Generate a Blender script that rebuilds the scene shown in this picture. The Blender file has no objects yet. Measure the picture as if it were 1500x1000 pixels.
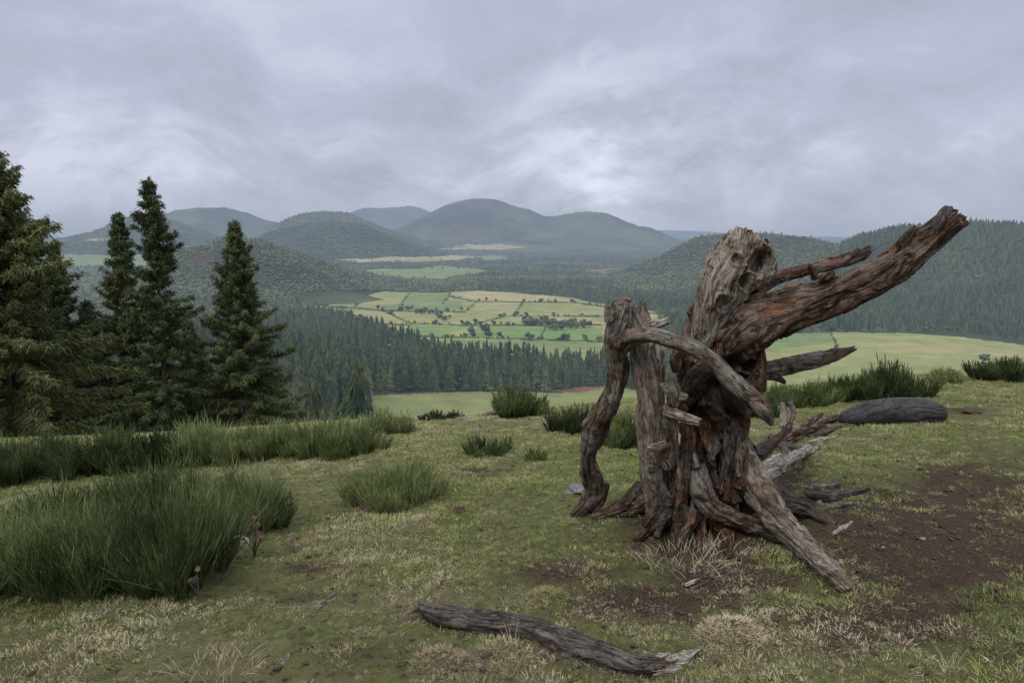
import bpy, math, random
import numpy as np
from mathutils import Vector
rng=np.random.default_rng(11); random.seed(11)
S=bpy.context.scene; COL=S.collection
TH=math.radians(8.8); CT,ST=math.cos(TH),math.sin(TH); CZ=1.6; FP=1000.0
# ---------------------------------------------------------------- noise
def _h(i,j,k,seed):
    n=(i*374761393+j*668265263+k*2147483647+seed*1274126177)&0xFFFFFFFF
    n=((n^(n>>13))*1274126177)&0xFFFFFFFF
    n=((n^(n>>16))*2246822519)&0xFFFFFFFF
    return ((n^(n>>15))&0xFFFFFF)/16777215.0
def vn(x,y,z=0.0,seed=0):
    flat=np.isscalar(z)
    x,y,z=np.broadcast_arrays(np.asarray(x,float),np.asarray(y,float),np.asarray(z,float))
    xi=np.floor(x).astype(np.int64);yi=np.floor(y).astype(np.int64);zi=np.floor(z).astype(np.int64)
    fx=x-xi;fy=y-yi;fz=z-zi
    fx=fx*fx*(3-2*fx);fy=fy*fy*(3-2*fy);fz=fz*fz*(3-2*fz)
    r=0
    for a in (0,1):
        for b in (0,1):
            for c in ((0,) if flat else (0,1)):
                w=(fx if a else 1-fx)*(fy if b else 1-fy)
                if not flat: w=w*(fz if c else 1-fz)
                r=r+w*_h(xi+a,yi+b,zi+c,seed)
    return r*2-1
def fbm(x,y,z=0.0,o=4,seed=0,g=.5):
    r=0;a=1;t=0
    for i in range(o):
        zz=z if np.isscalar(z) else np.asarray(z)*2**i
        r=r+a*vn(np.asarray(x)*2**i,np.asarray(y)*2**i,zz,seed+i*7);t+=a;a*=g
    return r/t
# ---------------------------------------------------------------- camera maths
def P(px,py,Y):
    x=(px-750)/FP;y=-(py-500)/FP;t=Y/(CT+y*ST)
    return np.array((x*t,Y,CZ-t*ST+y*t*CT))
def proj(x,y,z):
    d=y*CT-(z-CZ)*ST;u=y*ST+(z-CZ)*CT
    d=np.where(d<.05,.05,d)
    return 750+FP*x/d,500-FP*u/d
def sp(x,k): return k*np.logaddexp(0,x/k)
# ---------------------------------------------------------------- terrain
def crest(x): return 11.5+.25*np.maximum(x,0)
def Hnear(x,y):
    xc=np.clip(x,-40,60)
    z=-.118*np.minimum(sp(y-3.0,.7),30)+.058*xc*np.clip(y/5,-1,1)
    s=np.maximum(np.maximum(y-crest(x),-x-40),np.maximum(x-70,-y-60))
    z=z-.4*sp(s,1.6)
    r=np.hypot(x,y)
    z=z+.05*fbm(x*.7,y*.7,0,3,3)+.35*np.clip((r-14)/40,0,1)*fbm(x*.12,y*.12,0,3,4)
    z=z+.07*np.exp(-((x-1.12)/.42)**2-((y-3.85)/.40)**2)
    return z
def Hval(x,y):
    r=np.hypot(x,y)
    sp1=62*np.exp(-((x+270)/190)**2-((y-470)/230)**2)
    return -150+90*np.clip((r-3000)/9000,0,1)+3*fbm(x/350,y/350,0,3,9)+sp1
HILLS=[
 ('wooded_hill','large dark conifer-covered hill filling the right side of the frame',1800,430,[(1090,448),(1150,422),(1190,398),(1222,378),(1250,360),(1285,342),(1315,333),(1350,330),(1380,327),(1430,325),(1500,328),(1600,336),(1750,366),(1900,430)],220),
 ('wooded_hill','flat-topped wooded hill in mid distance directly behind the dead stump',2500,400,[(820,415),(880,409),(930,396),(975,377),(1010,359),(1045,345),(1080,341),(1130,342),(1165,345),(1195,356),(1225,372),(1270,396),(1330,414)],200),
 ('wooded_hill','rounded light green wooded hill at centre left, above the green meadow strip',3800,400,[(310,398),(350,375),(380,353),(410,337),(450,326),(490,323),(530,328),(560,340),(600,355),(640,369),(700,380),(760,393)],200),
 ('wooded_hill','dark wooded crown rising just behind the rounded centre left hill',5000,560,[(350,381),(395,340),(420,322),(440,313),(465,309),(490,310),(510,312),(530,322),(560,334),(610,350),(680,375)],150),
 ('wooded_hill','near wooded hill at left with the reddish scar on its flank',1900,330,[(120,435),(190,417),(240,396),(275,375),(300,359),(325,350),(345,348),(370,349),(395,357),(430,373),(470,392),(520,411),(590,430)],200),
 ('hill','dark hill partly hidden behind the tallest spruce at left',4300,560,[(20,384),(70,356),(120,345),(150,339),(175,325),(200,316),(220,314),(245,322),(280,337),(330,356),(400,384)],150),
 ('hill','blue-grey hill at far left, just right of the tallest spruce',6500,800,[(150,358),(210,332),(240,315),(260,308),(300,305),(330,304),(350,309),(380,320),(410,328),(450,342),(520,364)],150),
 ('mountain','hazy blue twin-peaked mountain on the horizon at centre',7000,1100,[(470,366),(540,348),(590,334),(612,322),(635,310),(655,300),(672,295),(690,291),(715,291),(735,295),(750,302),(775,307),(790,315),(805,318),(830,313),(855,309),(880,311),(905,320),(930,333),(960,344),(1000,354),(1070,366)],240),
 ('mountain','faint pale mountain behind and left of the twin-peaked mountain',10500,1300,[(430,354),(490,336),(515,312),(535,305),(580,304),(600,301),(620,306),(650,320),(720,350)],120),
 ('mountain','very faint low ridge on the horizon left of the flat-topped hill',16000,1500,[(880,349),(930,340),(960,337),(1010,338),(1080,342),(1130,350)],100),
 ('mountain','tiny pale ridge in the gap between the two right hand hills',14000,900,[(1140,352),(1190,348),(1215,346),(1240,349),(1290,354)],80),
]
PROF=[]
for (_n,_l,Yh,sy,pr,_r) in HILLS:
    w=np.array([P(a,b,Yh) for a,b in pr]);xs=np.linspace(w[0,0],w[-1,0],600);bz=-150+90*min(max((Yh-3000)/9000,0),1)
    zs=np.interp(xs,w[:,0],w[:,2]-bz);zs=np.maximum(zs,0);k_=np.hanning(25);k_/=k_.sum();zs=np.convolve(np.pad(zs,12,'edge'),k_,'valid');zs[0]=zs[-1]=0
    PROF.append((xs,zs))
def hill_h(k,x,y):
    _n,_l,Yh,sy,pr,_r=HILLS[k];xs,zs=PROF[k];hv=Hval(x,y);wd=(xs[-1]-xs[0])
    d=np.abs(y-Yh)/sy
    wx=x+wd*.10*fbm(x/wd*5,y/wd*5,0,3,21+k)*np.clip(d*1.5,0,1)
    h=np.interp(wx,xs,zs,left=0,right=0)
    v=h*np.exp(-d**2.0)
    v=v*(1+.20*fbm(x/wd*9,y/wd*9,0,4,30+k)*np.clip(d*2,.12,1))
    return hv+v-5
def H(x,y):
    z=Hval(x,y)
    for k in range(7): z=np.maximum(z,hill_h(k,x,y))
    return 6*np.logaddexp(Hnear(x,y)/6,z/6)
def Hg(x,y): return 6*np.logaddexp(Hnear(x,y)/6,Hval(x,y)/6)
def G(px,py,off=0.0):
    Y=np.exp(np.linspace(math.log(1.2),math.log(30000),2500))
    x=(px-750)/FP;y=-(py-500)/FP;t=Y/(CT+y*ST)
    X=x*t;Z=CZ-t*ST+y*t*CT
    below=Z<Hg(X,Y)+off
    i=int(np.argmax(below)) if below.any() else len(Y)-1
    if i>0:
        Y=np.linspace(Y[i-1],Y[i],20);t=Y/(CT+y*ST);X=x*t;Z=CZ-t*ST+y*t*CT;b=Z<Hg(X,Y)+off;i=int(np.argmax(b)) if b.any() else 19
    return np.array((X[i],Y[i],float(Hg(X[i:i+1],Y[i:i+1])[0])))
# ---------------------------------------------------------------- mesh helpers
def meshdata(name,V,Fc,mat=None,smooth=False,uv=None,col=None,colname='Col'):
    V=np.asarray(V,np.float32);me=bpy.data.meshes.new(name)
    groups=Fc if isinstance(Fc,list) else [Fc]
    groups=[np.asarray(g,np.int32) for g in groups if len(g)]
    loops=np.concatenate([g.ravel() for g in groups]);cnt=np.concatenate([np.full(len(g),g.shape[1],np.int32) for g in groups])
    st=np.concatenate([[0],np.cumsum(cnt)[:-1]]).astype(np.int32)
    me.vertices.add(len(V));me.vertices.foreach_set('co',V.ravel())
    me.loops.add(len(loops));me.loops.foreach_set('vertex_index',loops)
    me.polygons.add(len(cnt));me.polygons.foreach_set('loop_start',st)
    me.polygons.foreach_set('use_smooth',np.full(len(cnt),smooth,bool))
    me.update(calc_edges=True)
    if uv is not None:
        l=me.uv_layers.new(name='UVMap');l.data.foreach_set('uv',np.asarray(uv,np.float32)[loops].ravel())
    if col is not None:
        a=me.color_attributes.new(colname,'FLOAT_COLOR','POINT')
        c=np.ones((len(V),4),np.float32);c[:,:3]=col;a.data.foreach_set('color',c.ravel())
    if mat: me.materials.append(mat)
    return me
def link(name,me,parent=None,coll=None):
    o=bpy.data.objects.new(name,me);(coll or COL).objects.link(o)
    if parent: o.parent=parent
    return o
def tag(o,label=None,cat=None,group=None,kind=None):
    if label:o['label']=label
    if cat:o['category']=cat
    if group:o['group']=group
    if kind:o['kind']=kind
    return o
def empty(name,loc,label,cat,group=None):
    o=bpy.data.objects.new(name,None);COL.objects.link(o);o.location=loc;o.empty_display_size=.2
    return tag(o,label,cat,group)
def gridfaces(nr,nc):
    i=np.arange(nr-1)[:,None]*nc+np.arange(nc-1)[None,:]
    return np.stack([i,i+1,i+nc+1,i+nc],-1).reshape(-1,4)
def inpoly(px,py,poly):
    r=np.zeros(np.shape(px),bool);n=len(poly)
    for i in range(n):
        x1,y1=poly[i];x2,y2=poly[(i+1)%n]
        c=((y1>py)!=(y2>py))&(px<(x2-x1)*(py-y1)/((y2-y1)+1e-9)+x1)
        r^=c
    return r
# ---------------------------------------------------------------- material helpers
class NT:
    def __init__(s,name,world=False):
        s.m=bpy.data.worlds.new(name) if world else bpy.data.materials.new(name)
        s.m.use_nodes=True;s.t=s.m.node_tree;s.t.nodes.clear()
    def n(s,ty,**kw):
        nd=s.t.nodes.new(ty)
        for k,v in kw.items():
            if k.startswith('_'): setattr(nd,k[1:],v)
        for k,v in kw.items():
            if not k.startswith('_'):
                key=k.replace('__',' ')
                sk=nd.inputs[int(key[1:])] if key[0]=='i' and key[1:].isdigit() else nd.inputs[key]
                if isinstance(v,bpy.types.NodeSocket): s.t.links.new(v,sk)
                else: sk.default_value=v
        return nd
    def math(s,op,a,b=0.0,clamp=False): return s.n('ShaderNodeMath',_operation=op,_use_clamp=clamp,i0=a,i1=b).outputs[0]
    def noise(s,vec,scale,detail=4,rough=.55,dist=0.0):
        return s.n('ShaderNodeTexNoise',Vector=vec,Scale=scale,Detail=detail,Roughness=rough,Distortion=dist).outputs[0]
    def ramp(s,fac,stops):
        nd=s.n('ShaderNodeValToRGB',i0=fac);cr=nd.color_ramp
        while len(cr.elements)<len(stops): cr.elements.new(.5)
        for e,(p,c) in zip(cr.elements,stops): e.position=p;e.color=(*c,1) if len(c)==3 else c
        return nd.outputs[0]
    def mix(s,f,a,b,bt='MIX'):
        nd=s.t.nodes.new('ShaderNodeMix');nd.data_type='RGBA';nd.blend_type=bt
        for sk,v in ((nd.inputs[0],f),(nd.inputs[6],a),(nd.inputs[7],b)):
            if isinstance(v,bpy.types.NodeSocket): s.t.links.new(v,sk)
            else: sk.default_value=(*v,1) if isinstance(v,tuple) and len(v)==3 else v
        return nd.outputs[2]
    def mapping(s,vec,scale,loc=(0,0,0)): return s.n('ShaderNodeMapping',Vector=vec,Scale=scale,Location=loc).outputs[0]
    def out(s,sh): s.n('ShaderNodeOutputMaterial',Surface=sh);return s.m
    def bsdf(s,col,rough=.85,spec=.25,normal=None):
        b=s.n('ShaderNodeBsdfPrincipled',Roughness=rough);b.inputs['Specular IOR Level'].default_value=spec
        if isinstance(col,bpy.types.NodeSocket): s.t.links.new(col,b.inputs['Base Color'])
        else: b.inputs['Base Color'].default_value=(*col,1)
        if normal: s.t.links.new(normal,b.inputs['Normal'])
        return b.outputs[0]
    def bump(s,h,dist,strength=1.0): return s.n('ShaderNodeBump',Height=h,Distance=dist,Strength=strength).outputs[0]
    def haze(s,sh,L=7200.0):  # aerial haze painted in: blue-grey glow mixed over the surface by distance from origin
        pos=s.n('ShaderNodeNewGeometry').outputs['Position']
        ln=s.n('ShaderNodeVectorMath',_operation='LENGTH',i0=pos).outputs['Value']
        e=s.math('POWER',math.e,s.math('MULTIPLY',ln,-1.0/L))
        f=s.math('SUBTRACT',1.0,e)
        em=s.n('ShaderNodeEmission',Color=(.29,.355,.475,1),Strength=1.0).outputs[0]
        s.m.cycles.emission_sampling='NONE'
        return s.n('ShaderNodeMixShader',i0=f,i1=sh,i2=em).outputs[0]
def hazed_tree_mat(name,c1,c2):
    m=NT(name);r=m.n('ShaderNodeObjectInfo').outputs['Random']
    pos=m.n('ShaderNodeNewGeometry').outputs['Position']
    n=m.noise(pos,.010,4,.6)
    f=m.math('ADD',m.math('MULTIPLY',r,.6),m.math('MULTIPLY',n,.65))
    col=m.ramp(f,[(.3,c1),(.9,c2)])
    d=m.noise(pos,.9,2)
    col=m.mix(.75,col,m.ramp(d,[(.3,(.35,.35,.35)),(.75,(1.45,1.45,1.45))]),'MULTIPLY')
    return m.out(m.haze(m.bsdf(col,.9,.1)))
M={}
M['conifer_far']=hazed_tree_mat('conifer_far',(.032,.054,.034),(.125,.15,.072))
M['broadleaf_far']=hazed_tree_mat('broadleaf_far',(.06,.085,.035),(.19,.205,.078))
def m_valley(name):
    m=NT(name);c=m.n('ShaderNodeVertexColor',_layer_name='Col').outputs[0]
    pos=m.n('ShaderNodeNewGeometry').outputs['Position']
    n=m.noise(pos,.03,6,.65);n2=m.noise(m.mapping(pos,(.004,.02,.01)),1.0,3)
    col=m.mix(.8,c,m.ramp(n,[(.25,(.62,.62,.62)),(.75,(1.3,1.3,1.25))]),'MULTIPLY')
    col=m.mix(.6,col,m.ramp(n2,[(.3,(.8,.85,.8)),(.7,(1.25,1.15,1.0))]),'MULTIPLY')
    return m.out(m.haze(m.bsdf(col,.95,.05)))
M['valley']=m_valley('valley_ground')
def m_ground():
    m=NT('hilltop_turf');a=m.n('ShaderNodeVertexColor',_layer_name='Col').outputs[0]
    se=m.n('ShaderNodeSeparateColor',i0=a);soil,straw=se.outputs[0],se.outputs[1]
    pos=m.n('ShaderNodeNewGeometry').outputs['Position']
    n1=m.noise(pos,3.0,8,.65);n2=m.noise(pos,22.0,6,.7);n3=m.noise(pos,90.0,5,.7)
    green=m.ramp(n2,[(.3,(.08,.085,.032)),(.5,(.18,.19,.072)),(.7,(.29,.30,.125))])
    dry=m.ramp(n3,[(.3,(.13,.10,.06)),(.55,(.29,.235,.15)),(.75,(.47,.40,.27))])
    dirt=m.ramp(n3,[(.3,(.038,.025,.018)),(.55,(.12,.078,.056)),(.8,(.26,.18,.135))])
    f=m.math('ADD',m.math('MULTIPLY',n1,1.2),m.math('SUBTRACT',straw,.62))
    c=m.mix(m.ramp(f,[(.35,(0,0,0)),(.7,(1,1,1))]),green,dry)
    f2=m.math('ADD',m.math('ADD',m.math('MULTIPLY',n2,1.4),m.math('MULTIPLY',n1,1.1)),m.math('SUBTRACT',m.math('MULTIPLY',soil,.8),1.36))
    c=m.mix(m.ramp(f2,[(.12,(0,0,0)),(.42,(1,1,1))]),c,dirt)
    h=m.math('ADD',n2,m.math('MULTIPLY',n3,.6))
    return m.out(m.bsdf(c,.95,.12,m.bump(h,.07,1.0)))
M['ground']=m_ground()
def m_leaf(name,c1,c2,c3,scale=1.2,nscale=40.0,lo=.40,hi=.88):
    m=NT(name);pos=m.n('ShaderNodeNewGeometry').outputs['Position']
    r=m.n('ShaderNodeObjectInfo').outputs['Random']
    n=m.noise(pos,scale,3);n2=m.noise(pos,nscale,2)
    f=m.math('ADD',m.math('MULTIPLY',n,.6),m.math('ADD',m.math('MULTIPLY',n2,.45),m.math('MULTIPLY',r,.25)))
    col=m.ramp(f,[(lo,c1),((lo+hi)/2,c2),(hi,c3)])
    return m.out(m.bsdf(col,.75,.2))
M['grass']=m_leaf('grass_blade',(.10,.12,.034),(.21,.245,.08),(.35,.37,.15))
M['grass_mid']=m_leaf('grass_yellow',(.17,.17,.065),(.31,.29,.13),(.48,.44,.25))
M['straw']=m_leaf('grass_straw',(.20,.155,.095),(.38,.315,.20),(.58,.51,.36))
M['broom']=m_leaf('broom_stem',(.016,.027,.009),(.075,.105,.034),(.22,.26,.10),4.0,90.0,.46,.80)
M['broom_light']=m_leaf('broom_stem_light',(.02,.032,.011),(.088,.12,.04),(.25,.285,.12),4.0,90.0,.46,.80)
M['spruce']=m_leaf('spruce_needle',(.024,.035,.015),(.078,.10,.040),(.18,.205,.085),.5,5.0)
M['spruce_light']=m_leaf('spruce_needle_light',(.026,.036,.014),(.086,.105,.038),(.18,.195,.075),.5,5.0)
M['spruce_dark']=m_leaf('spruce_needle_dark',(.018,.027,.015),(.050,.066,.033),(.11,.13,.062),.5,5.0)
M['thistle']=m_leaf('thistle_head',(.12,.07,.055),(.28,.18,.13),(.48,.35,.28),9.0,120.0)
def m_bark(name,a,b):
    m=NT(name);pos=m.n('ShaderNodeNewGeometry').outputs['Position']
    n=m.noise(m.mapping(pos,(9,9,2.5)),1.0,6,.7)
    return m.out(m.bsdf(m.ramp(n,[(.35,a),(.7,b)]),.9,.1,m.bump(n,.02)))
M['bark']=m_bark('spruce_bark',(.06,.048,.04),(.2,.17,.145))
def m_wood(name,dark,mid,light,rot,rotlight,rotbias,gl=3.0,ga=40.0,grey=(.20,.185,.165),greyb=-.06,bs=4.5,bd=.018):
    m=NT(name);uv=m.n('ShaderNodeUVMap',_uv_map='UVMap').outputs[0]
    pos=m.n('ShaderNodeNewGeometry').outputs['Position']
    w=m.n('ShaderNodeTexNoise',Vector=pos,Scale=7.0,Detail=4.0).outputs['Color']
    wv=m.n('ShaderNodeVectorMath',_operation='SCALE',i0=w,Scale=.06).outputs[0]
    uvw=m.n('ShaderNodeVectorMath',_operation='ADD',i0=uv,i1=wv).outputs[0]
    g=m.noise(m.mapping(uvw,(gl,ga,1)),1.0,8,.62,.2)
    g2=m.noise(m.mapping(uvw,(gl*2.5,ga*5,1)),1.0,4,.65)
    crk=m.noise(m.mapping(uvw,(gl*.9,ga*1.3,1),(5,9,0)),1.0,5,.55)
    crack=m.ramp(m.math('ABSOLUTE',m.math('SUBTRACT',crk,.5)),[(.0,(0,0,0)),(.02,(1,1,1))])
    big=m.noise(pos,bs,8,.68,.8);med=m.noise(pos,26.0,7,.72);big2=m.noise(m.mapping(pos,(1,1,1),(7,3,5)),5.0,6,.62,.6)
    gg=m.math('ADD',m.math('ADD',m.math('MULTIPLY',g,.55),m.math('MULTIPLY',g2,.30)),m.math('MULTIPLY',med,.15))
    c=m.ramp(gg,[(.38,dark),(.46,mid),(.56,light),(.70,tuple(min(1,v*1.4) for v in light))])
    cg=m.ramp(gg,[(.38,tuple(v*.25 for v in grey)),(.46,tuple(v*.65 for v in grey)),(.56,grey),(.70,tuple(min(1,v*1.4) for v in grey))])
    c=m.mix(m.ramp(m.math('ADD',big2,greyb),[(.44,(0,0,0)),(.54,(1,1,1))]),c,cg)
    cr=m.ramp(gg,[(.38,tuple(v*.2 for v in rot)),(.49,rot),(.62,rotlight)])
    f=m.ramp(m.math('ADD',big,rotbias),[(.50,(0,0,0)),(.57,(1,1,1))])
    c=m.mix(f,c,cr)
    c=m.mix(.9,c,crack,'MULTIPLY')
    c=m.mix(.75,c,m.ramp(med,[(.32,(.22,.2,.19)),(.48,(.95,.95,.95)),(.7,(1.3,1.3,1.3))]),'MULTIPLY')
    h=m.math('ADD',m.math('ADD',gg,m.math('MULTIPLY',crack,.3)),m.math('MULTIPLY',med,.35))
    return m.out(m.bsdf(c,.72,.3,m.bump(h,bd,1.0)))
M['wood_grey']=m_wood('weathered_grey_wood',(.02,.014,.010),(.13,.096,.07),(.28,.22,.165),(.085,.05,.029),(.25,.15,.08),-.07,grey=(.31,.265,.21),greyb=.02)
M['wood_mix']=m_wood('weathered_brown_wood',(.012,.009,.007),(.078,.054,.040),(.20,.15,.115),(.055,.030,.018),(.21,.115,.06),-.045,grey=(.23,.20,.165),greyb=.0)
M['wood_rot']=m_wood('rotten_brown_wood',(.006,.0045,.004),(.038,.024,.017),(.115,.076,.053),(.052,.024,.013),(.33,.15,.063),.0,gl=6.0,ga=30.0,grey=(.14,.115,.09),greyb=-.06,bd=.03)
M['wood_limb']=m_wood('torn_limb_wood',(.010,.006,.005),(.074,.043,.030),(.20,.125,.088),(.066,.030,.017),(.26,.125,.065),-.015,2.6,26.0,grey=(.19,.145,.11),greyb=-.07,bd=.022)
M['wood_dark']=m_wood('dark_damp_wood',(.008,.006,.005),(.040,.030,.024),(.11,.087,.07),(.03,.02,.014),(.09,.058,.04),-.06,grey=(.115,.10,.085),greyb=-.03,bd=.012)
M['wood_smooth']=m_wood('dark_smooth_wood',(.018,.016,.015),(.035,.032,.031),(.06,.056,.055),(.03,.024,.02),(.05,.04,.035),-.1,gl=1.2,ga=14.0,grey=(.065,.062,.062),greyb=.0,bd=.006)
M['wood_pale']=m_wood('pale_broken_wood',(.05,.035,.028),(.22,.17,.13),(.44,.38,.30),(.17,.095,.055),(.40,.24,.13),-.04,grey=(.42,.38,.32),greyb=0)
def m_rock(name,a,b):
    m=NT(name);pos=m.n('ShaderNodeNewGeometry').outputs['Position'];n=m.noise(pos,30.0,6,.7)
    return m.out(m.bsdf(m.ramp(n,[(.3,a),(.7,b)]),.9,.15,m.bump(n,.01)))
M['rock_pale']=m_rock('pale_rock',(.25,.24,.22),(.55,.54,.5))
M['rock_grey']=m_rock('grey_rock',(.07,.065,.06),(.24,.22,.21))
M['clod']=m_rock('dark_clod',(.024,.016,.012),(.12,.082,.062))
# ---------------------------------------------------------------- ground sheets
az=np.concatenate([np.linspace(-180,-46,40),np.linspace(-45,45,600),np.linspace(46,180,40)])*math.pi/180
def sheet(name,r0,r1,step,mat,colfn,bumpy):
    n=int(math.log(r1/r0)/step)+2
    r=np.exp(np.linspace(math.log(r0),math.log(r1),n))
    A,R=np.meshgrid(az,r);X=R*np.sin(A);Y=R*np.cos(A)
    Z=Hg(X,Y)
    if bumpy: Z=Z+bumpy(X,Y,R)
    V=np.stack([X,Y,Z],-1).reshape(-1,3)
    me=meshdata(name,V,gridfaces(n,len(az))[:,::-1],mat,True,None,colfn(V[:,0],V[:,1],V[:,2]))
    return link(name,me)
def bl(px,py,L):
    r=np.zeros(np.shape(px))
    for (cx,cy,rx,ry,a) in L:
        r=np.maximum(r,a*np.exp(-(((px-cx)/rx)**2+((py-cy)/ry)**2)))
    return r
SOIL=[(1360,800,230,110,.95),(1440,720,150,60,.85),(1300,900,210,70,.75),(960,880,170,40,.8),(850,838,130,24,.75),(1060,850,150,45,.85),(560,970,170,34,.5),(900,965,140,40,.55),(150,850,220,14,.9),(60,970,150,40,.45),(455,832,60,10,.8),(1060,780,170,60,1.0),(1150,700,80,30,.9),(380,765,40,8,.7),(1250,740,130,40,.9),(540,738,60,6,.8),(1400,600,80,10,.6),(640,900,70,14,.5),(430,870,100,18,.55),(700,690,80,10,.5),(520,700,60,8,.5),(1440,920,120,60,.5)]
STRAW=[(300,970,240,60,.55),(640,885,150,34,.6),(700,965,200,48,.6),(1070,925,100,40,.7),(1030,800,130,34,.6),(780,880,90,34,.5),(100,930,220,50,.4),(500,700,220,50,.35),(1200,950,200,50,.45),(900,620,700,26,.4),(1350,650,220,30,.35),(480,890,200,40,.4),(500,1000,900,34,.45),(700,780,160,35,.28),(350,860,100,20,.3)]
def masks(x,y,z):
    px,py=proj(x,y,z);ok=(y>1.0)&(y<25)
    so=np.where(ok,bl(px,py,SOIL),.3);st=np.where(ok,bl(px,py,STRAW),.3)
    return so,st
def gcol(x,y,z):
    so,st=masks(x,y,z);return np.stack([so,st,np.zeros_like(so)],-1)
def gb(X,Y,R):
    near=np.clip((16-R)/6,0,1)
    return near*(.034*fbm(X*3.2,Y*3.2,0,3,5)+.022*fbm(X*14,Y*14,0,3,6))
def Hs(x,y):
    x=np.asarray(x,float);y=np.asarray(y,float);return Hg(x,y)+gb(x,y,np.hypot(x,y))
g=sheet('ground',.4,118.0,.012,M['ground'],gcol,gb)
tag(g,'grassy hilltop with patches of bare reddish soil and dry straw around the stump','ground',kind='structure')
FG=(.165,.21,.088);FB=(.145,.22,.08);FT=(.33,.29,.165);FY=(.235,.25,.108);FD=(.12,.15,.065);FS=(.28,.265,.13)
FIELDS=[
 ([(425,432),(470,427),(545,426),(640,429),(700,425),(770,430),(830,435),(890,447),(960,456),(975,480),(960,530),(900,534),(780,534),(700,530),(640,520),(570,496),(505,470),(440,448)],FY),
 ([(425,432),(500,428),(545,427),(520,447),(450,444)],FG),
 ([(545,427),(600,429),(585,447),(520,447)],FY),
 ([(600,429),(660,428),(650,444),(585,447)],FG),
 ([(660,428),(700,426),(770,431),(850,438),(840,442),(700,440)],FT),
 ([(560,447),(680,441),(672,456),(560,452)],FG),
 ([(690,442),(765,443),(755,461),(700,455)],FS),
 ([(765,443),(840,444),(880,452),(870,460),(755,461)],FY),
 ([(880,450),(960,458),(960,466),(890,460)],FT),
 ([(560,456),(650,458),(740,464),(700,474),(600,470)],FY),
 ([(750,464),(870,464),(880,476),(800,474)],FS),
 ([(500,456),(560,458),(600,474),(540,474)],FS),
 ([(600,476),(690,479),(650,492),(590,490)],FB),
 ([(700,478),(800,478),(880,486),(890,498),(780,496),(690,492)],FB),
 ([(640,495),(760,497),(880,501),(880,512),(700,512)],FG),
 ([(530,396),(560,393),(610,394),(640,390),(690,392),(715,399),(680,404),(650,411),(600,407),(570,404)],FG),
 ([(485,380),(530,378),(560,375),(620,376),(690,373),(700,377),(650,383),(590,381),(520,384)],FT),
 ([(580,380),(640,378),(640,383),(590,384)],FY),
 ([(665,358),(730,357),(765,361),(710,366),(650,365)],FT),
 ([(700,375),(745,373),(738,380),(698,381)],FG),
 ([(1130,490),(1215,486),(1320,488),(1400,493),(1500,505),(1560,512),(1560,560),(1100,575)],FY),
 ([(1130,490),(1215,486),(1222,500),(1120,515)],FG),
 ([(1240,500),(1400,505),(1500,515),(1500,522),(1300,515)],FS),
 ([(540,579),(700,573),(850,575),(900,566),(960,575),(960,640),(540,640)],(.19,.21,.09)),
 ([(600,582),(760,578),(840,583),(700,590)],(.22,.225,.105)),
 ([(800,573),(850,575),(900,566),(850,567)],(.14,.085,.06)),
 ([(60,372),(215,372),(215,390),(90,391)],FG),
 ([(20,345.6),(150,347),(150,352),(20,351)],FT),
 ([(20,352),(110,353),(60,357),(10,356)],FG),
 ([(190,360),(280,359),(270,364),(190,366)],FD),
 ([(840,396),(900,392),(960,396),(900,403)],(.17,.14,.08)),
]
HEDGE=[[(425,444),(500,450),(560,455),(600,455),(680,457),(700,441)],[(560,455),(600,473),(690,477),(880,475)],[(545,427),(520,449)],[(600,429),(585,447)],[(660,428),(650,444)],[(500,452),(540,474),(600,476)],[(690,441),(840,443),(890,450),(960,460)],[(690,477),(690,493),(640,494),(570,488)],[(690,494),(780,497),(890,500)],[(740,463),(690,476)],[(745,463),(880,463)],[(660,434),(690,441)],[(1215,486),(1224,500),(1228,520)],[(800,478),(790,496)],[(765,443),(752,462)]]
def warp(px,py,x,y):
    R=np.hypot(x,y);k=np.clip((R-1800)/1200,0,1)
    return px+2*fbm(x/40,y/40,0,2,3)+k*22*fbm(x/240,y/240,0,3,13),py+.8*fbm(x/40,y/40,0,2,4)+k*2.6*fbm(x/180,y/300,0,3,14)
def segd(px,py,ln):
    d=np.full(len(px),1e9)
    for (x1,y1),(x2,y2) in zip(ln[:-1],ln[1:]):
        dx,dy=x2-x1,(y2-y1);t=np.clip(((px-x1)*dx+(py-y1)*dy)/(dx*dx+dy*dy),0,1)
        d=np.minimum(d,np.hypot((px-x1-t*dx),(py-y1-t*dy)*1.4))
    return d
def vcol(x,y,z):
    px,py=proj(x,y,z);wx,wy=warp(px,py,x,y)
    c=np.tile(np.array((.035,.05,.024)),(len(x),1));ok=y>60
    for poly,k in FIELDS: c[inpoly(wx,wy,poly)&ok]=k
    for h in HEDGE: c[(segd(wx,wy,h)<1.2)&ok]=(.04,.055,.025)
    return c
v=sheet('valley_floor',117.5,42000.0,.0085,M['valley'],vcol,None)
tag(v,'broad valley floor of pale meadows and dark woodland far below the hilltop','valley',kind='structure')
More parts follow.
